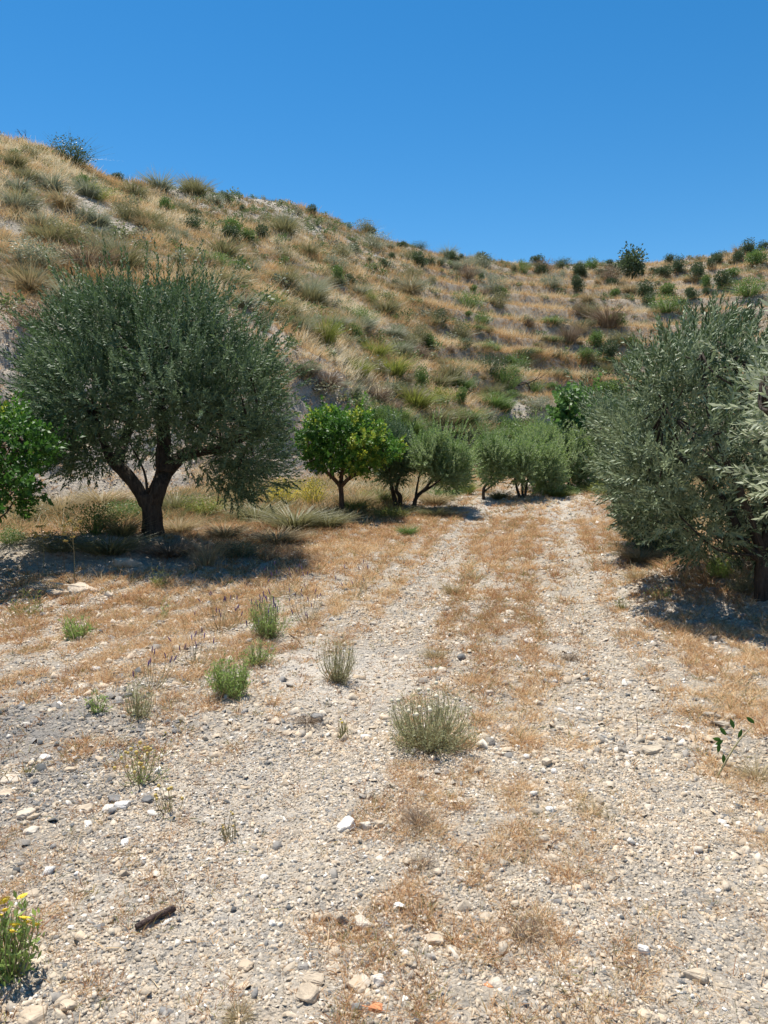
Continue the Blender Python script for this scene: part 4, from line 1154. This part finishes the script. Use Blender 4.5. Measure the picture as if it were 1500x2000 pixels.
WEEDS = [('loose', 'sh_green', 250, 1015, 70, 50, 'green weeds directly behind the big olive trunk'),
         ('loose', 'sh_yellow', 400, 1005, 80, 46, 'yellow green weeds under the right half of the olive crown'),
         ('loose', 'sh_yellow', 760, 1012, 70, 30, 'low yellow green weeds before the small dark olive'),
         ('fan', 'sh_olive', 850, 1008, 60, 26, 'olive weeds at the foot of the bushy small olive'),
         ('loose', 'sh_olive', 120, 1075, 120, 40, 'dim weeds in the left part of the olive shade'),
         ('fan', 'sh_olive', 215, 1080, 110, 46, 'shaded weeds in front of the big olive trunk'),
         ('fan', 'sh_brown', 330, 1085, 110, 40, 'shaded dry weeds right of the big olive trunk'),
         ('loose', 'sh_olive', 470, 1085, 100, 40, 'shaded weeds beside the tall straw tuft'),
         ('fan', 'sh_straw', 540, 1060, 90, 40, 'dry weeds at the right end of the olive shade'),
         ('loose', 'sh_olive', 60, 1020, 70, 50, 'weeds between the left citrus and the olive trunk'),
         ('fan', 'sh_straw', 200, 990, 90, 50, 'tall straw weeds behind the big olive'),
         ('fan', 'sh_yellow', 690, 1000, 60, 40, 'yellowish weeds right of the citrus trunk'),
         ('fan', 'sh_straw', 850, 985, 60, 36, 'straw weeds beneath the bushy small olive'),
         ('loose', 'sh_yellow', 1180, 965, 50, 30, 'yellowish weeds where the track meets the far olives'),
         ('fan', 'sh_straw', 1250, 1095, 70, 36, 'dry weeds along the edge of the right hand shade'),
         ('loose', 'sh_dark', 1300, 1085, 110, 50, 'dark low weeds under the lower pale olive'),
         ('fan', 'sh_olive', 1240, 1050, 60, 36, 'olive weeds at the left foot of the lower pale olive'),
         ('loose', 'sh_bloom', 552, 985, 70, 60, 'yellow flowering bush right of the big olive'),
         ('loose', 'sh_bloom', 612, 985, 56, 62, 'second yellow flowering bush, closer to the citrus trunk'),
         ('fan', 'sh_olive', 500, 1018, 90, 60, 'olive weeds between the big olive and the yellow bushes'),
         ('fan', 'sh_olive', 575, 1032, 110, 62, 'dense olive weeds in front of the yellow bushes'),
         ('fan', 'sh_olive', 640, 1030, 70, 46, 'dark weeds at the foot of the citrus trunk'),
         ('loose', 'sh_green', 185, 1040, 80, 70, 'fresh green weeds left of the big olive trunk'),
         ('fan', 'sh_olive', 240, 1045, 60, 46, 'olive weeds touching the big olive trunk'),
         ('fan', 'sh_straw', 120, 1010, 60, 60, 'straw weeds behind the left shade'),
         ('loose', 'sh_green', 20, 1060, 60, 36, 'low green weeds at the left edge by the shade'),
         ('fan', 'sh_straw', 350, 1040, 60, 40, 'dry golden weeds right of the big olive trunk'),
         ('fan', 'sh_straw', 440, 1050, 70, 40, 'dry golden weeds under the right side of the olive crown'),
         ('fan', 'sh_olive', 340, 1000, 70, 60, 'olive weeds behind the big olive trunk'),
         ('fan', 'sh_straw', 700, 990, 60, 46, 'straw weeds behind the citrus trunk'),
         ('fan', 'sh_yellow', 740, 985, 60, 46, 'yellow weeds between citrus and small dark olive'),
         ('fan', 'sh_green', 795, 1045, 34, 28, 'small green plant at the edge of the track by the citrus shade'),
         ('fan', 'sh_green', 870, 975, 50, 40, 'green weeds under the bushy small olive'),
         ('fan', 'sh_olive', 975, 975, 40, 28, 'olive weeds under the grey olives'),
         ('loose', 'sh_green', 1110, 968, 46, 22, 'low dark bush at the track under the far olives'),
         ('fan', 'sh_yellow', 1090, 970, 40, 22, 'yellow green weeds beside the low dark bush'),
         ('fan', 'sh_yellow', 910, 965, 40, 40, 'yellow weeds between the small olives'),
         ('fan', 'sh_straw', 1165, 955, 50, 30, 'pale weeds at the bend of the track')]
for it in WEEDS: shrub(*it, group='weeds at the foot of the trees')

# the bare tree on the slope
def bare_tree(px, py, hpx, label, name='bare_tree', seed=3, n=7):
    p = place(px, py); s = hpx / F * math.hypot(p[0], p[1])
    rg = np.random.default_rng(seed); parts = []
    def grow(a, d, l, r, lev):
        b_ = a + d * l * .5 + rg.normal(0, .06 * l, 3); c = a + d * l + rg.normal(0, .08 * l, 3)
        parts.append(tube([a, b_, c], [r, r * .8, r * .6], sides=6, sub=3, rough=.05, seed=lev))
        if lev < 4:
            for k in range(3 if lev < 2 else 2):
                nd = d * .7 + rg.normal(0, .55, 3) + [0, 0, .1]; nd /= np.linalg.norm(nd)
                grow(c, nd, l * .68, r * .6, lev + 1)
    grow(np.array([0, 0, -.05 * s]), np.array([.05, 0, 1.]), s * .36, s * .035, 0)
    V, Fc, v = cat_meshes(parts)
    o = link(name, mesh_np(name, V, Fc, v, smooth=True), M['bark'], None, p)
    tag(o, label, 'tree')
bare_tree(1030, 770, 62, 'leafless dark tree on the slope above the grey green bush')
bare_tree(52, 280, 32, 'leafless thin shrub on the skyline at the far left', name='bare_shrub', seed=8)

# ------------------------------------------------------------------ foreground plants
def ball(c, r, n=8, m=5):
    vs = []
    for i in range(m + 1):
        th = math.pi * i / m
        for j in range(n):
            ph = 2 * math.pi * j / n
            vs.append([c[0] + r * math.sin(th) * math.cos(ph), c[1] + r * math.sin(th) * math.sin(ph), c[2] + r * math.cos(th)])
    f = [(i * n + j, (i + 1) * n + j, (i + 1) * n + (j + 1) % n, i * n + (j + 1) % n) for i in range(m) for j in range(n)]
    return np.array(vs), np.array(f, np.int32), R.random(len(f))

def herb(px, py, wpx, hpx, name, label, mat, nst=40, leaf=(.02, .004), per=14, stem_w=.0022, cat='plant', lean=None, flowers=None, group=None, twig_base=.0):
    """herb with many thin stems carrying small leaves. flowers: (material, count, radius, kind)"""
    p = place(px, py); D = math.hypot(p[0], p[1]); w = wpx / F * D; h = hpx / F * D
    root = empty(name, p, label, cat, group)
    a = R.uniform(0, 6.28, nst); rr = np.sqrt(R.random(nst))
    rr = rr * (.62 + .6 * vnoise(np.cos(a) * 1.6 + px * .37, np.sin(a) * 1.6 + py * .21))
    tipx = np.cos(a) * rr * w * .56; tipy = np.sin(a) * rr * w * .56
    tipz = h * (1 - .5 * rr ** 2) * R.uniform(.4, 1.08, nst)
    bx = tipx * .22 + R.normal(0, .01, nst); by = tipy * .22
    # stems: three-sided slender tubes
    sv, sf, svv, tips = [], [], [], []
    ts = np.linspace(0, 1, 6)
    lp, ld = [], []
    for i in range(nst):
        b0 = np.array([bx[i], by[i], -.01]); t0 = np.array([tipx[i], tipy[i], tipz[i]])
        ctrl = np.array([bx[i] + (tipx[i] - bx[i]) * .95, by[i] + (tipy[i] - by[i]) * .95, tipz[i] * .36]) + R.normal(0, .08 * h, 3)
        pts = np.array([(1 - t) ** 2 * b0 + 2 * t * (1 - t) * ctrl + t * t * t0 for t in ts])
        tips.append(t0)
        V, Fc, v = tube(pts, np.linspace(stem_w, stem_w * .4, 6), sides=4, sub=1, rough=0)
        sv.append((V, Fc, np.full(len(Fc), R.random())))
        tt = R.uniform(twig_base, 1, per)
        for t in tt:
            q = (1 - t) ** 2 * b0 + 2 * t * (1 - t) * ctrl + t * t * t0
            lp.append(q + R.normal(0, .045 * h, 3) * [1, 1, .6]); d = (t0 - b0) * .6 / (h + 1e-6) + R.normal(0, .55, 3) + [0, 0, .3]; ld.append(d)
    V, Fc, v = cat_meshes(sv); link('stems', mesh_np('stems', V, Fc, v), M['stem'], root)
    lp = np.array(lp); ld = np.array(ld); n = len(lp)
    q = np.array([[[0, 0, 0], [-.5, 0, .5], [0, 0.06, 1], [.5, 0, .5]]], float)
    fr = frame_from(ld); sl = R.uniform(.6, 1.3, n)
    Mx = fr * np.stack([leaf[1] * sl, leaf[0] * sl, leaf[0] * sl], 1)[:, None, :]
    V, Fc, v = instance(q, np.array([[0, 1, 2, 3]], np.int32), np.zeros(n, int), Mx, lp, np.clip(R.normal(.5, .25, n), 0, 1))
    link('leaves', mesh_np('leaves', V, Fc, v), M[mat], root)
    if nst >= 50:
        z1 = np.zeros(1)
        V, Fc, v = blades(z1, z1, z1, np.array([h * .32]), np.array([.0035]), np.array([.45]), np.array([w * .17]), 150, .25, lean=1.1)
        link('dry_stalks', mesh_np('dry_stalks', V, Fc, v), M['sh_brown'], root)
    if flowers:
        fm, cnt, fr_, kind = flowers
        order = np.argsort(-np.array([t[2] for t in tips]) + R.normal(0, h * .3, nst))[:cnt]
        for i in order:
            t0 = tips[i]
            if kind == 'ball':
                g = ball((0, 0, 0), fr_ * R.uniform(.8, 1.15))
                o = link('flower_head', mesh_np('flower_head', *g, smooth=True), M[fm], root)
            elif kind == 'spike':
                g = ball((0, 0, 0), 1); V = g[0] * [fr_ * .28, fr_ * .28, fr_ * 1.8] + R.normal(0, fr_ * .05, g[0].shape)
                o = link('flower_spike', mesh_np('flower_spike', V, g[1], g[2]), M[fm], root)
                o.rotation_euler = (R.normal(0, .25), R.normal(0, .25), 0)
            else:
                # daisy: centre with a ring of petals
                g = ball((0, 0, 0), 1, 8, 4); V = g[0] * [fr_ * .45, fr_ * .45, fr_ * .25]
                tilt = (-.6 + R.normal(0, .3), R.normal(0, .3), 0)
                o = link('flower_head', mesh_np('flower_head', V, g[1], g[2], smooth=True), M['yellow' if kind == 'daisy' else 'button'], root)
                npet = 16; pv = []
                for k in range(npet):
                    an = 2 * math.pi * k / npet; d = np.array([math.cos(an), math.sin(an), .1]); s = np.array([-math.sin(an), math.cos(an), 0])
                    pv += [d * fr_ * .35, d * fr_ * .7 - s * fr_ * .14, d * fr_, d * fr_ * .7 + s * fr_ * .14]
                po = link('petals', mesh_np('petals', np.array(pv), np.arange(npet * 4).reshape(-1, 4), R.random(npet)), M[fm], o)
                o.rotation_euler = tilt
            o.location = t0
    return root

G1 = 'green herbs on the stony ground'
herb(835, 1455, 175, 120, 'seed_head_shrub', 'wide grey green bush with pale round seed heads in the middle of the track', 'herb_grey', nst=230, leaf=(.02, .0035), per=26, flowers=('pale', 16, .012, 'ball'))
herb(525, 1245, 85, 90, 'lavender_shrub', 'green lavender shrub with thin purple spikes, furthest of the three left of the track', 'herb_green', nst=120, leaf=(.03, .005), per=20, flowers=('purple', 26, .016, 'spike'), twig_base=.2)
herb(505, 1295, 70, 50, 'green_herb', 'low green herb between the lavender shrub and the brightest herb', 'herb_green', nst=60, leaf=(.024, .005), per=16, group=G1)
herb(450, 1360, 88, 85, 'green_herb', 'brightest yellow green bushy herb with a dark dry base left of the track', 'herb_green', nst=120, leaf=(.025, .006), per=22, group=G1, twig_base=.3)
herb(660, 1330, 85, 105, 'wispy_herb', 'tall wispy grey green herb on the dusty bare patch', 'herb_grey', nst=90, leaf=(.018, .003), per=18)
herb(147, 1248, 50, 52, 'green_herb', 'small pale green upright herb left, below the soil mound', 'herb_green', nst=50, leaf=(.05, .008), per=10, group=G1)
herb(190, 1392, 38, 52, 'green_herb', 'thin green herb left of the blue green tuft', 'herb_green', nst=22, leaf=(.03, .006), per=9, group=G1)
herb(270, 1400, 70, 75, 'green_herb', 'blue green loose herb above the yellow button flowers', 'herb_grey', nst=40, leaf=(.035, .004), per=10, group=G1)
herb(272, 1530, 95, 80, 'button_flower_herb', 'clump of ochre button flowers on thin green stems, lower left', 'herb_green', nst=36, leaf=(.016, .004), per=9, flowers=('button', 16, .009, 'ball'))
herb(300, 1478, 110, 40, 'daisy', 'small white daisies mixed among the button flowers', 'herb_green', nst=12, leaf=(.012, .003), per=5, flowers=('white', 9, .011, 'daisy'))
herb(330, 1585, 60, 60, 'button_flower_herb', 'sparse ochre button flowers just right of the larger clump', 'herb_green', nst=10, leaf=(.012, .003), per=5, flowers=('button', 6, .008, 'ball'))
herb(14, 1905, 120, 150, 'yellow_daisy', 'leafy plant with bright yellow daisies at the lower left edge', 'herb_green', nst=42, leaf=(.03, .011), per=14, stem_w=.0025, flowers=('yellow', 12, .019, 'daisy'))
herb(448, 1640, 40, 60, 'dry_herb', 'thin dry herb stalks with tiny buds left of the white stone', 'stem', nst=16, leaf=(.01, .003), per=6, flowers=('button', 5, .005, 'ball'))
herb(672, 1442, 36, 40, 'dry_herb', 'small yellowish dry herb left of the grey green bush', 'sh_yellow', nst=22, leaf=(.014, .003), per=8, flowers=('yellow', 3, .005, 'ball'))
herb(1215, 1190, 34, 26, 'dry_herb', 'tiny yellowish herb at the right side of the track', 'sh_yellow', nst=22, leaf=(.03, .005), per=8)
herb(1405, 1128, 48, 44, 'green_herb', 'rounded fresh green herb in the shade of the tall right olive', 'herb_green', nst=90, leaf=(.035, .008), per=20, group=G1)
herb(1400, 1105, 66, 36, 'yellow_flower_herb', 'tiny yellow flowers behind the rounded fresh herb under the olive', 'sh_yellow', nst=26, leaf=(.02, .004), per=6, flowers=('yellow', 10, .014, 'ball'))
herb(1455, 1155, 70, 50, 'dry_herb', 'brownish weed bush between the fresh herb and the olive trunk', 'sh_olive', nst=90, leaf=(.03, .006), per=14)
herb(1290, 1170, 40, 30, 'green_herb', 'small dark herb on the clods in the right hand shade', 'herb_green', nst=26, leaf=(.03, .008), per=8, group=G1)
herb(310, 1150, 40, 48, 'green_herb', 'yellow green herb on the right end of the soil mound', 'sh_yellow', nst=34, leaf=(.04, .006), per=9, group=G1)
herb(60, 1200, 60, 50, 'green_herb', 'straggly herb at the left edge below the soil mound', 'sh_yellow', nst=34, leaf=(.04, .007), per=9, group=G1)
herb(325, 1205, 24, 40, 'green_herb', 'slim green herb between the mound and the lavender', 'herb_green', nst=10, leaf=(.04, .007), per=8, group=G1)

for px, py, n_, lb in ((430, 1230, 16, 'dark stalks with purple brown heads left of the lavender shrub'), (560, 1165, 14, 'tall thin dark stalks behind the lavender shrub, near the olive shade'),
                       (380, 1300, 9, 'thin dark stalks with purple tips between the brightest herb and the blue green herb'), (600, 1215, 12, 'dark brown stalks right above the lavender shrub'),
                       (300, 1345, 8, 'sparse purple tipped stalks above the blue green loose herb'), (690, 1170, 8, 'few dark stalks at the left side of the track')):
    herb(px, py, 110, 75, 'lavender_stalks', lb, 'sh_brown', nst=n_ * 2, leaf=(.012, .003), per=4, flowers=('purple', n_, .014, 'spike'), group='dry lavender stalks')
def grass_tuft(px, py, wpx, hpx, label, mat='sh_straw', n=160, wd=.004, lean=.5):
    p = place(px, py); D = math.hypot(p[0], p[1]); w = wpx / F * D; h = hpx / F * D
    z = np.zeros(1)
    V, Fc, v = blades(z, z, z, np.array([h]), np.array([wd]), np.array([.5]), np.array([w * .16]), n, .2, lean=lean)
    o = link('grass_tuft', mesh_np('grass_tuft', V, Fc, v), M[mat], None, p)
    tag(o, label, 'grass tuft', 'single grass tufts on the open ground')
grass_tuft(405, 1105, 60, 80, 'tall upright straw tuft in the shade right of the big trunk', 'sh_straw', 170, .009, .35)
grass_tuft(883, 1160, 40, 38, 'grey straw tuft standing alone on the far part of the track', 'sh_straw', 220, .005)
grass_tuft(845, 1283, 50, 32, 'low greenish straw tuft in the middle of the track', 'sh_straw', 200, .004, .8)
grass_tuft(1110, 1290, 46, 28, 'reddish brown dry tuft in the right wheel track', 'sh_brown', 160, .004, .8)
grass_tuft(925, 1130, 60, 20, 'low olive tuft behind the grey straw tuft', 'sh_olive', 200, .006, .8)
grass_tuft(820, 1610, 90, 60, 'reddish dry tuft right of the white stone', 'sh_brown', 260, .002, .8)
grass_tuft(1035, 1830, 80, 60, 'brown dry tuft at the lower right', 'sh_brown', 220, .002, .9)
grass_tuft(825, 1690, 70, 45, 'thin rusty tuft below the reddish dry tuft', 'sh_brown', 130, .002, .7)
grass_tuft(468, 1990, 60, 50, 'tan dry tuft at the bottom edge', 'sh_straw', 200, .002, .9)
grass_tuft(1160, 1590, 70, 50, 'golden dry tuft on the right wheel track', 'sh_straw', 120, .002, .9)
grass_tuft(1480, 1520, 80, 60, 'golden dry tuft at the right edge', 'sh_straw', 260, .0025, .9)
grass_tuft(1240, 1130, 60, 40, 'golden tuft in front of the right hand shade', 'sh_straw', 200, .005, .7)
grass_tuft(600, 1410, 60, 36, 'rust brown crumpled tuft on the dusty patch', 'sh_brown', 200, .003, 1.2)

# tall umbel stems at left
def umbel(px, py, hpx, label):
    p = place(px, py); D = math.hypot(p[0], p[1]); h = hpx / F * D
    root = empty('umbel_plant', p, label, 'plant', 'tall umbel plants by the shade')
    parts = [tube([[0, 0, -.02], [.01, 0, h * .5], [-.01, 0, h]], [.006, .005, .003], sides=5, sub=3, rough=0)]
    hv = []
    for k in range(9):
        a = R.uniform(0, 6.28); z0 = h * R.uniform(.55, .9); e = np.array([math.cos(a) * .10, math.sin(a) * .08, z0 + .10])
        parts.append(tube([[0, 0, z0], e * [.6, .6, 1] - [0, 0, .03], e], [.003, .002, .002], sides=4, sub=2, rough=0))
        hv.append(cat_meshes([ball(np.append(R.normal(0, .016, 2), R.normal(0, .006)), .010, 5, 3) for j in range(12)] + [ball((0, 0, 0), .014, 6, 4)]) + (e,))
    link('stems', mesh_np('stems', *cat_meshes(parts)), M['stem'], root)
    for V, Fc, v, e in hv: link('flower_head', mesh_np('flower_head', V, Fc, v), M['button'], root, e)
umbel(145, 1135, 105, 'tall yellowish umbel plant in front of the left shade')
umbel(85, 1110, 70, 'shorter umbel plant at the left end of the shade')

# green seedling at the right edge
def sprig():
    p = place(1400, 1520); D = math.hypot(p[0], p[1]); s = D / F
    root = empty('broadleaf_sprig', p, 'single sprig with a few broad green leaves at the right', 'plant')
    pts = np.array([[0, 0, 0], [20 * s, .02, 30 * s], [45 * s, .05, 60 * s], [75 * s, .08, 85 * s]])
    link('stem', mesh_np('stem', *tube(pts, [.006, .005, .004, .002], sides=5, sub=4, rough=0)), M['stem'], root)
    for (lx, lz, an) in ((0, 58, 1.2), (6, 42, .2), (20, 75, -.6), (42, 70, .5), (18, 20, 0), (-5, 70, 1.8), (34, 88, -.3), (72, 98, -.9)):
        L_ = 18 * s; w_ = 8 * s
        vs = []
        for t, ww in ((0, .05), (.3, .8), (.6, 1.), (.85, .6), (1, .03)):
            z = L_ * t; c = np.array([math.sin(an) * z, .004 + .01 * t * t, math.cos(an) * z]); d = np.array([math.cos(an), 0, -math.sin(an)])
            vs += [c - d * w_ * .5 * ww, c + [0, .003, 0], c + d * w_ * .5 * ww]
        vs = np.array(vs) + [lx * s, .03, lz * s]
        f = [(3 * i + j, 3 * i + j + 1, 3 * i + j + 4, 3 * i + j + 3) for i in range(4) for j in range(2)]
        link('leaf', mesh_np('leaf', vs, np.array(f), np.full(8, .3), smooth=True), M['citrus'], root)
sprig()

# ------------------------------------------------------------------ single stones, stick, shard
def rock(px, py, wpx, hpx, v, label, name='stone', mat='gravel', seed=None, group='larger stones lying on the gravel', flat=.6):
    """px,py centre of the stone in the photo"""
    p = place(px, py + hpx * .3); D = float(np.linalg.norm(p - [0, 0, CAMZ])); w = wpx / F * D; h = hpx / F * D * .75
    import bmesh
    rg = np.random.default_rng(seed if seed is not None else int(px * 7 + py))
    bm = bmesh.new()
    pts = rg.normal(size=(22, 3)); pts /= np.linalg.norm(pts, axis=1, keepdims=True)
    pts = np.sign(pts) * np.abs(pts) ** .8
    pts[:, 2] = np.clip(pts[:, 2], -.7, .55 + .2 * rg.random())
    for q in pts: bm.verts.new(q * [w * .5, w * .42, h * .62])
    r = bmesh.ops.convex_hull(bm, input=bm.verts)
    for v_ in [x for x in bm.verts if not x.link_faces]: bm.verts.remove(v_)
    bmesh.ops.bevel(bm, geom=list(bm.edges), offset=w * .035, segments=1, affect='EDGES', profile=.6)
    bmesh.ops.triangulate(bm, faces=bm.faces)
    bmesh.ops.subdivide_edges(bm, edges=list(bm.edges), cuts=1, use_grid_fill=True)
    bmesh.ops.triangulate(bm, faces=bm.faces)
    for q in bm.verts:
        n_ = vnoise(q.co.x / w * 7 + px, q.co.y / w * 7 + q.co.z / w * 9) - .5
        q.co += q.normal * float(n_) * w * .05
    me = bpy.data.meshes.new(name); bm.to_mesh(me); bm.free()
    a = me.attributes.new('v', 'FLOAT', 'FACE'); a.data.foreach_set('value', np.full(len(me.polygons), v, np.float32))
    o = link(name, me, M[mat], None, (p[0], p[1], p[2] + h * .12))
    o.rotation_euler = (rg.normal(0, .12), rg.normal(0, .12), rg.uniform(-.5, .5))
    tag(o, label, name.replace('_', ' '), group)
    return o
STONES = [
 (675, 1606, 38, 34, .93, 'whitish upright stone left of two smaller ones on the track'),
 (712, 1610, 26, 20, .85, 'small white stone between the whitish stone and the brown one'),
 (740, 1606, 26, 18, .55, 'tan stone right of the two white ones'),
 (711, 1798, 40, 30, .80, 'rounded pale grey stone on its own in the lower middle'),
 (600, 1937, 42, 34, .62, 'cream angular stone, front one of the pair near the bottom'),
 (612, 1910, 40, 24, .58, 'tan flat stone behind the cream angular one near the bottom'),
 (594, 1884, 24, 16, .18, 'small dark stone behind the pair near the bottom'),
 (654, 1893, 26, 16, .5, 'tan wedge stone right of the small dark stone'),
 (702, 1920, 44, 32, .68, 'large cream stone right of the pair near the bottom'),
 (737, 1912, 30, 24, .88, 'white stone right of the large cream stone'),
 (850, 1830, 40, 26, .66, 'yellowish stone with a brown side in the lower middle'),
 (880, 1855, 24, 24, .60, 'small grey tan stone right of the yellowish stone'),
 (695, 1966, 22, 24, .10, 'small dark green grey stone at the bottom'),
 (480, 1885, 30, 24, .7, 'flat cream stone left of the pair near the bottom'),
 (240, 1570, 34, 24, .95, 'bright white stone in the lower left group'),
 (213, 1577, 24, 20, .9, 'smaller white stone left of the bright white one'),
 (168, 1577, 32, 26, .72, 'cream stone at the left of the white pair'),
 (288, 1560, 24, 16, .06, 'black slate piece right of the white pair'),
 (225, 1558, 32, 12, .08, 'thin black slate piece above the white pair'),
 (50, 1586, 34, 22, .78, 'cream stone near the left edge with a tan one beside it'),
 (66, 1594, 24, 16, .6, 'tan stone touching the cream one near the left edge'),
 (60, 1620, 28, 20, .84, 'pale grey flat stone below the cream one near the left edge'),
 (24, 1520, 40, 11, .8, 'long flat white stone at the left edge'),
 (14, 1548, 30, 10, .72, 'flat cream stone below the long flat white one'),
 (88, 1478, 26, 14, .95, 'white flake on the dark slate patch'),
 (137, 1500, 24, 16, .7, 'cream flake right of the dark slate patch'),
 (66, 1744, 32, 16, .58, 'tan flat stone above the yellow daisies'),
 (65, 1982, 50, 30, .65, 'flat cream stone in the bottom left corner'),
 (135, 1960, 34, 20, .72, 'yellowish flat stone near the bottom left corner'),
 (330, 1553, 30, 20, .75, 'cream stone right of the button flower clump'),
 (1068, 1485, 20, 32, .75, 'narrow upright cream stone on the track'),
 (1275, 1460, 40, 22, .5, 'brown clod on the right part of the ground'),
 (1405, 1412, 36, 22, .3, 'grey stone in the right hand heap'),
 (1390, 1395, 34, 20, .25, 'dark grey stone at the back of the right hand heap'),
 (1425, 1396, 26, 16, .4, 'mid grey stone at the right of the heap'),
 (1355, 1900, 46, 24, .55, 'brown clod with a dark shadow at the lower right'),
 (905, 1562, 26, 14, .8, 'cream flat stone at the edge of the middle grass'),
 (1073, 1580, 20, 16, .97, 'white stone on the right track'),
 (1258, 1852, 22, 26, .95, 'bright white stone at the lower right'),
 (185, 1305, 22, 14, .95, 'white stone in the rusty grass at left'),
 (618, 1398, 28, 22, .12, 'dark brown stone in the crumpled tuft'),
 (706, 1358, 24, 12, .7, 'pale flat stone beside the wispy herb'),
 (1035, 1250, 22, 14, .9, 'white stone on the far track'),
 (955, 1350, 20, 20, .8, 'cream stone right of the grey green bush'),
]
for s in STONES: rock(*s)
rock(250, 1094, 66, 30, .72, 'large pale boulder on top of the soil mound below the big olive', name='boulder', mat='rock', group=None)
rock(163, 1146, 60, 34, .76, 'cream boulder half buried in the front of the soil mound', name='boulder', mat='rock', group=None)
rock(115, 1156, 50, 20, .7, 'flat cream rock left of the half buried boulder', name='boulder', mat='rock', group=None)
rock(212, 1160, 18, 26, .78, 'small upright cream rock right of the half buried boulder', name='boulder', mat='rock', group=None)
rock(735, 1967, 28, 12, .5, 'orange flat brick shard near the bottom edge', name='brick_shard', mat='brick', group=None)
rock(957, 1922, 22, 8, .5, 'small orange brick shard right of the larger one', name='brick_shard', mat='brick', group=None)
rock(610, 900, 40, 26, .6, 'pale rock lying behind the citrus tree', name='boulder', mat='rock', group=None)

p0 = place(266, 1818); p1 = place(340, 1783)
s0 = p0 + [0, 0, .012]; s1 = p1 + [0, 0, .016]
V, Fc, v = tube([s0 - p0, (s0 * .65 + s1 * .35) + [0, 0, .003] - p0, (s0 * .3 + s1 * .7) + [.002, .004, .002] - p0, s1 - p0], [.009, .0105, .011, .0115], sides=12, sub=6, rough=.06)
o = link('stick', mesh_np('stick', V, Fc, v, smooth=True), M['stick'], None, p0)
tag(o, 'short thick dark brown stick lying on the gravel at lower left', 'stick')
# thin twigs
def twig(a, b, label, r=.002):
    p0 = place(*a); p1 = place(*b); m = (p0 + p1) / 2 + [.01, .01, .006]
    V, Fc, v = tube([p0 * 0 + [0, 0, .004], m - p0, p1 - p0 + [0, 0, .006]], [r, r, r * .5], sides=6, sub=4, rough=.05)
    tag(link('twig', mesh_np('twig', V, Fc, v), M['stick'], None, p0), label, 'twig', 'twigs on the gravel')
twig((745, 1870), (835, 1925), 'long thin twig below the rounded grey stone', .0025)
twig((380, 1535), (480, 1536), 'thin straight twig right of the button flowers')
twig((1245, 1452), (1240, 1380), 'thin dry stalk on the right track')
twig((565, 1240), (590, 1262), 'short pale twig right of the lavender shrub', .006)
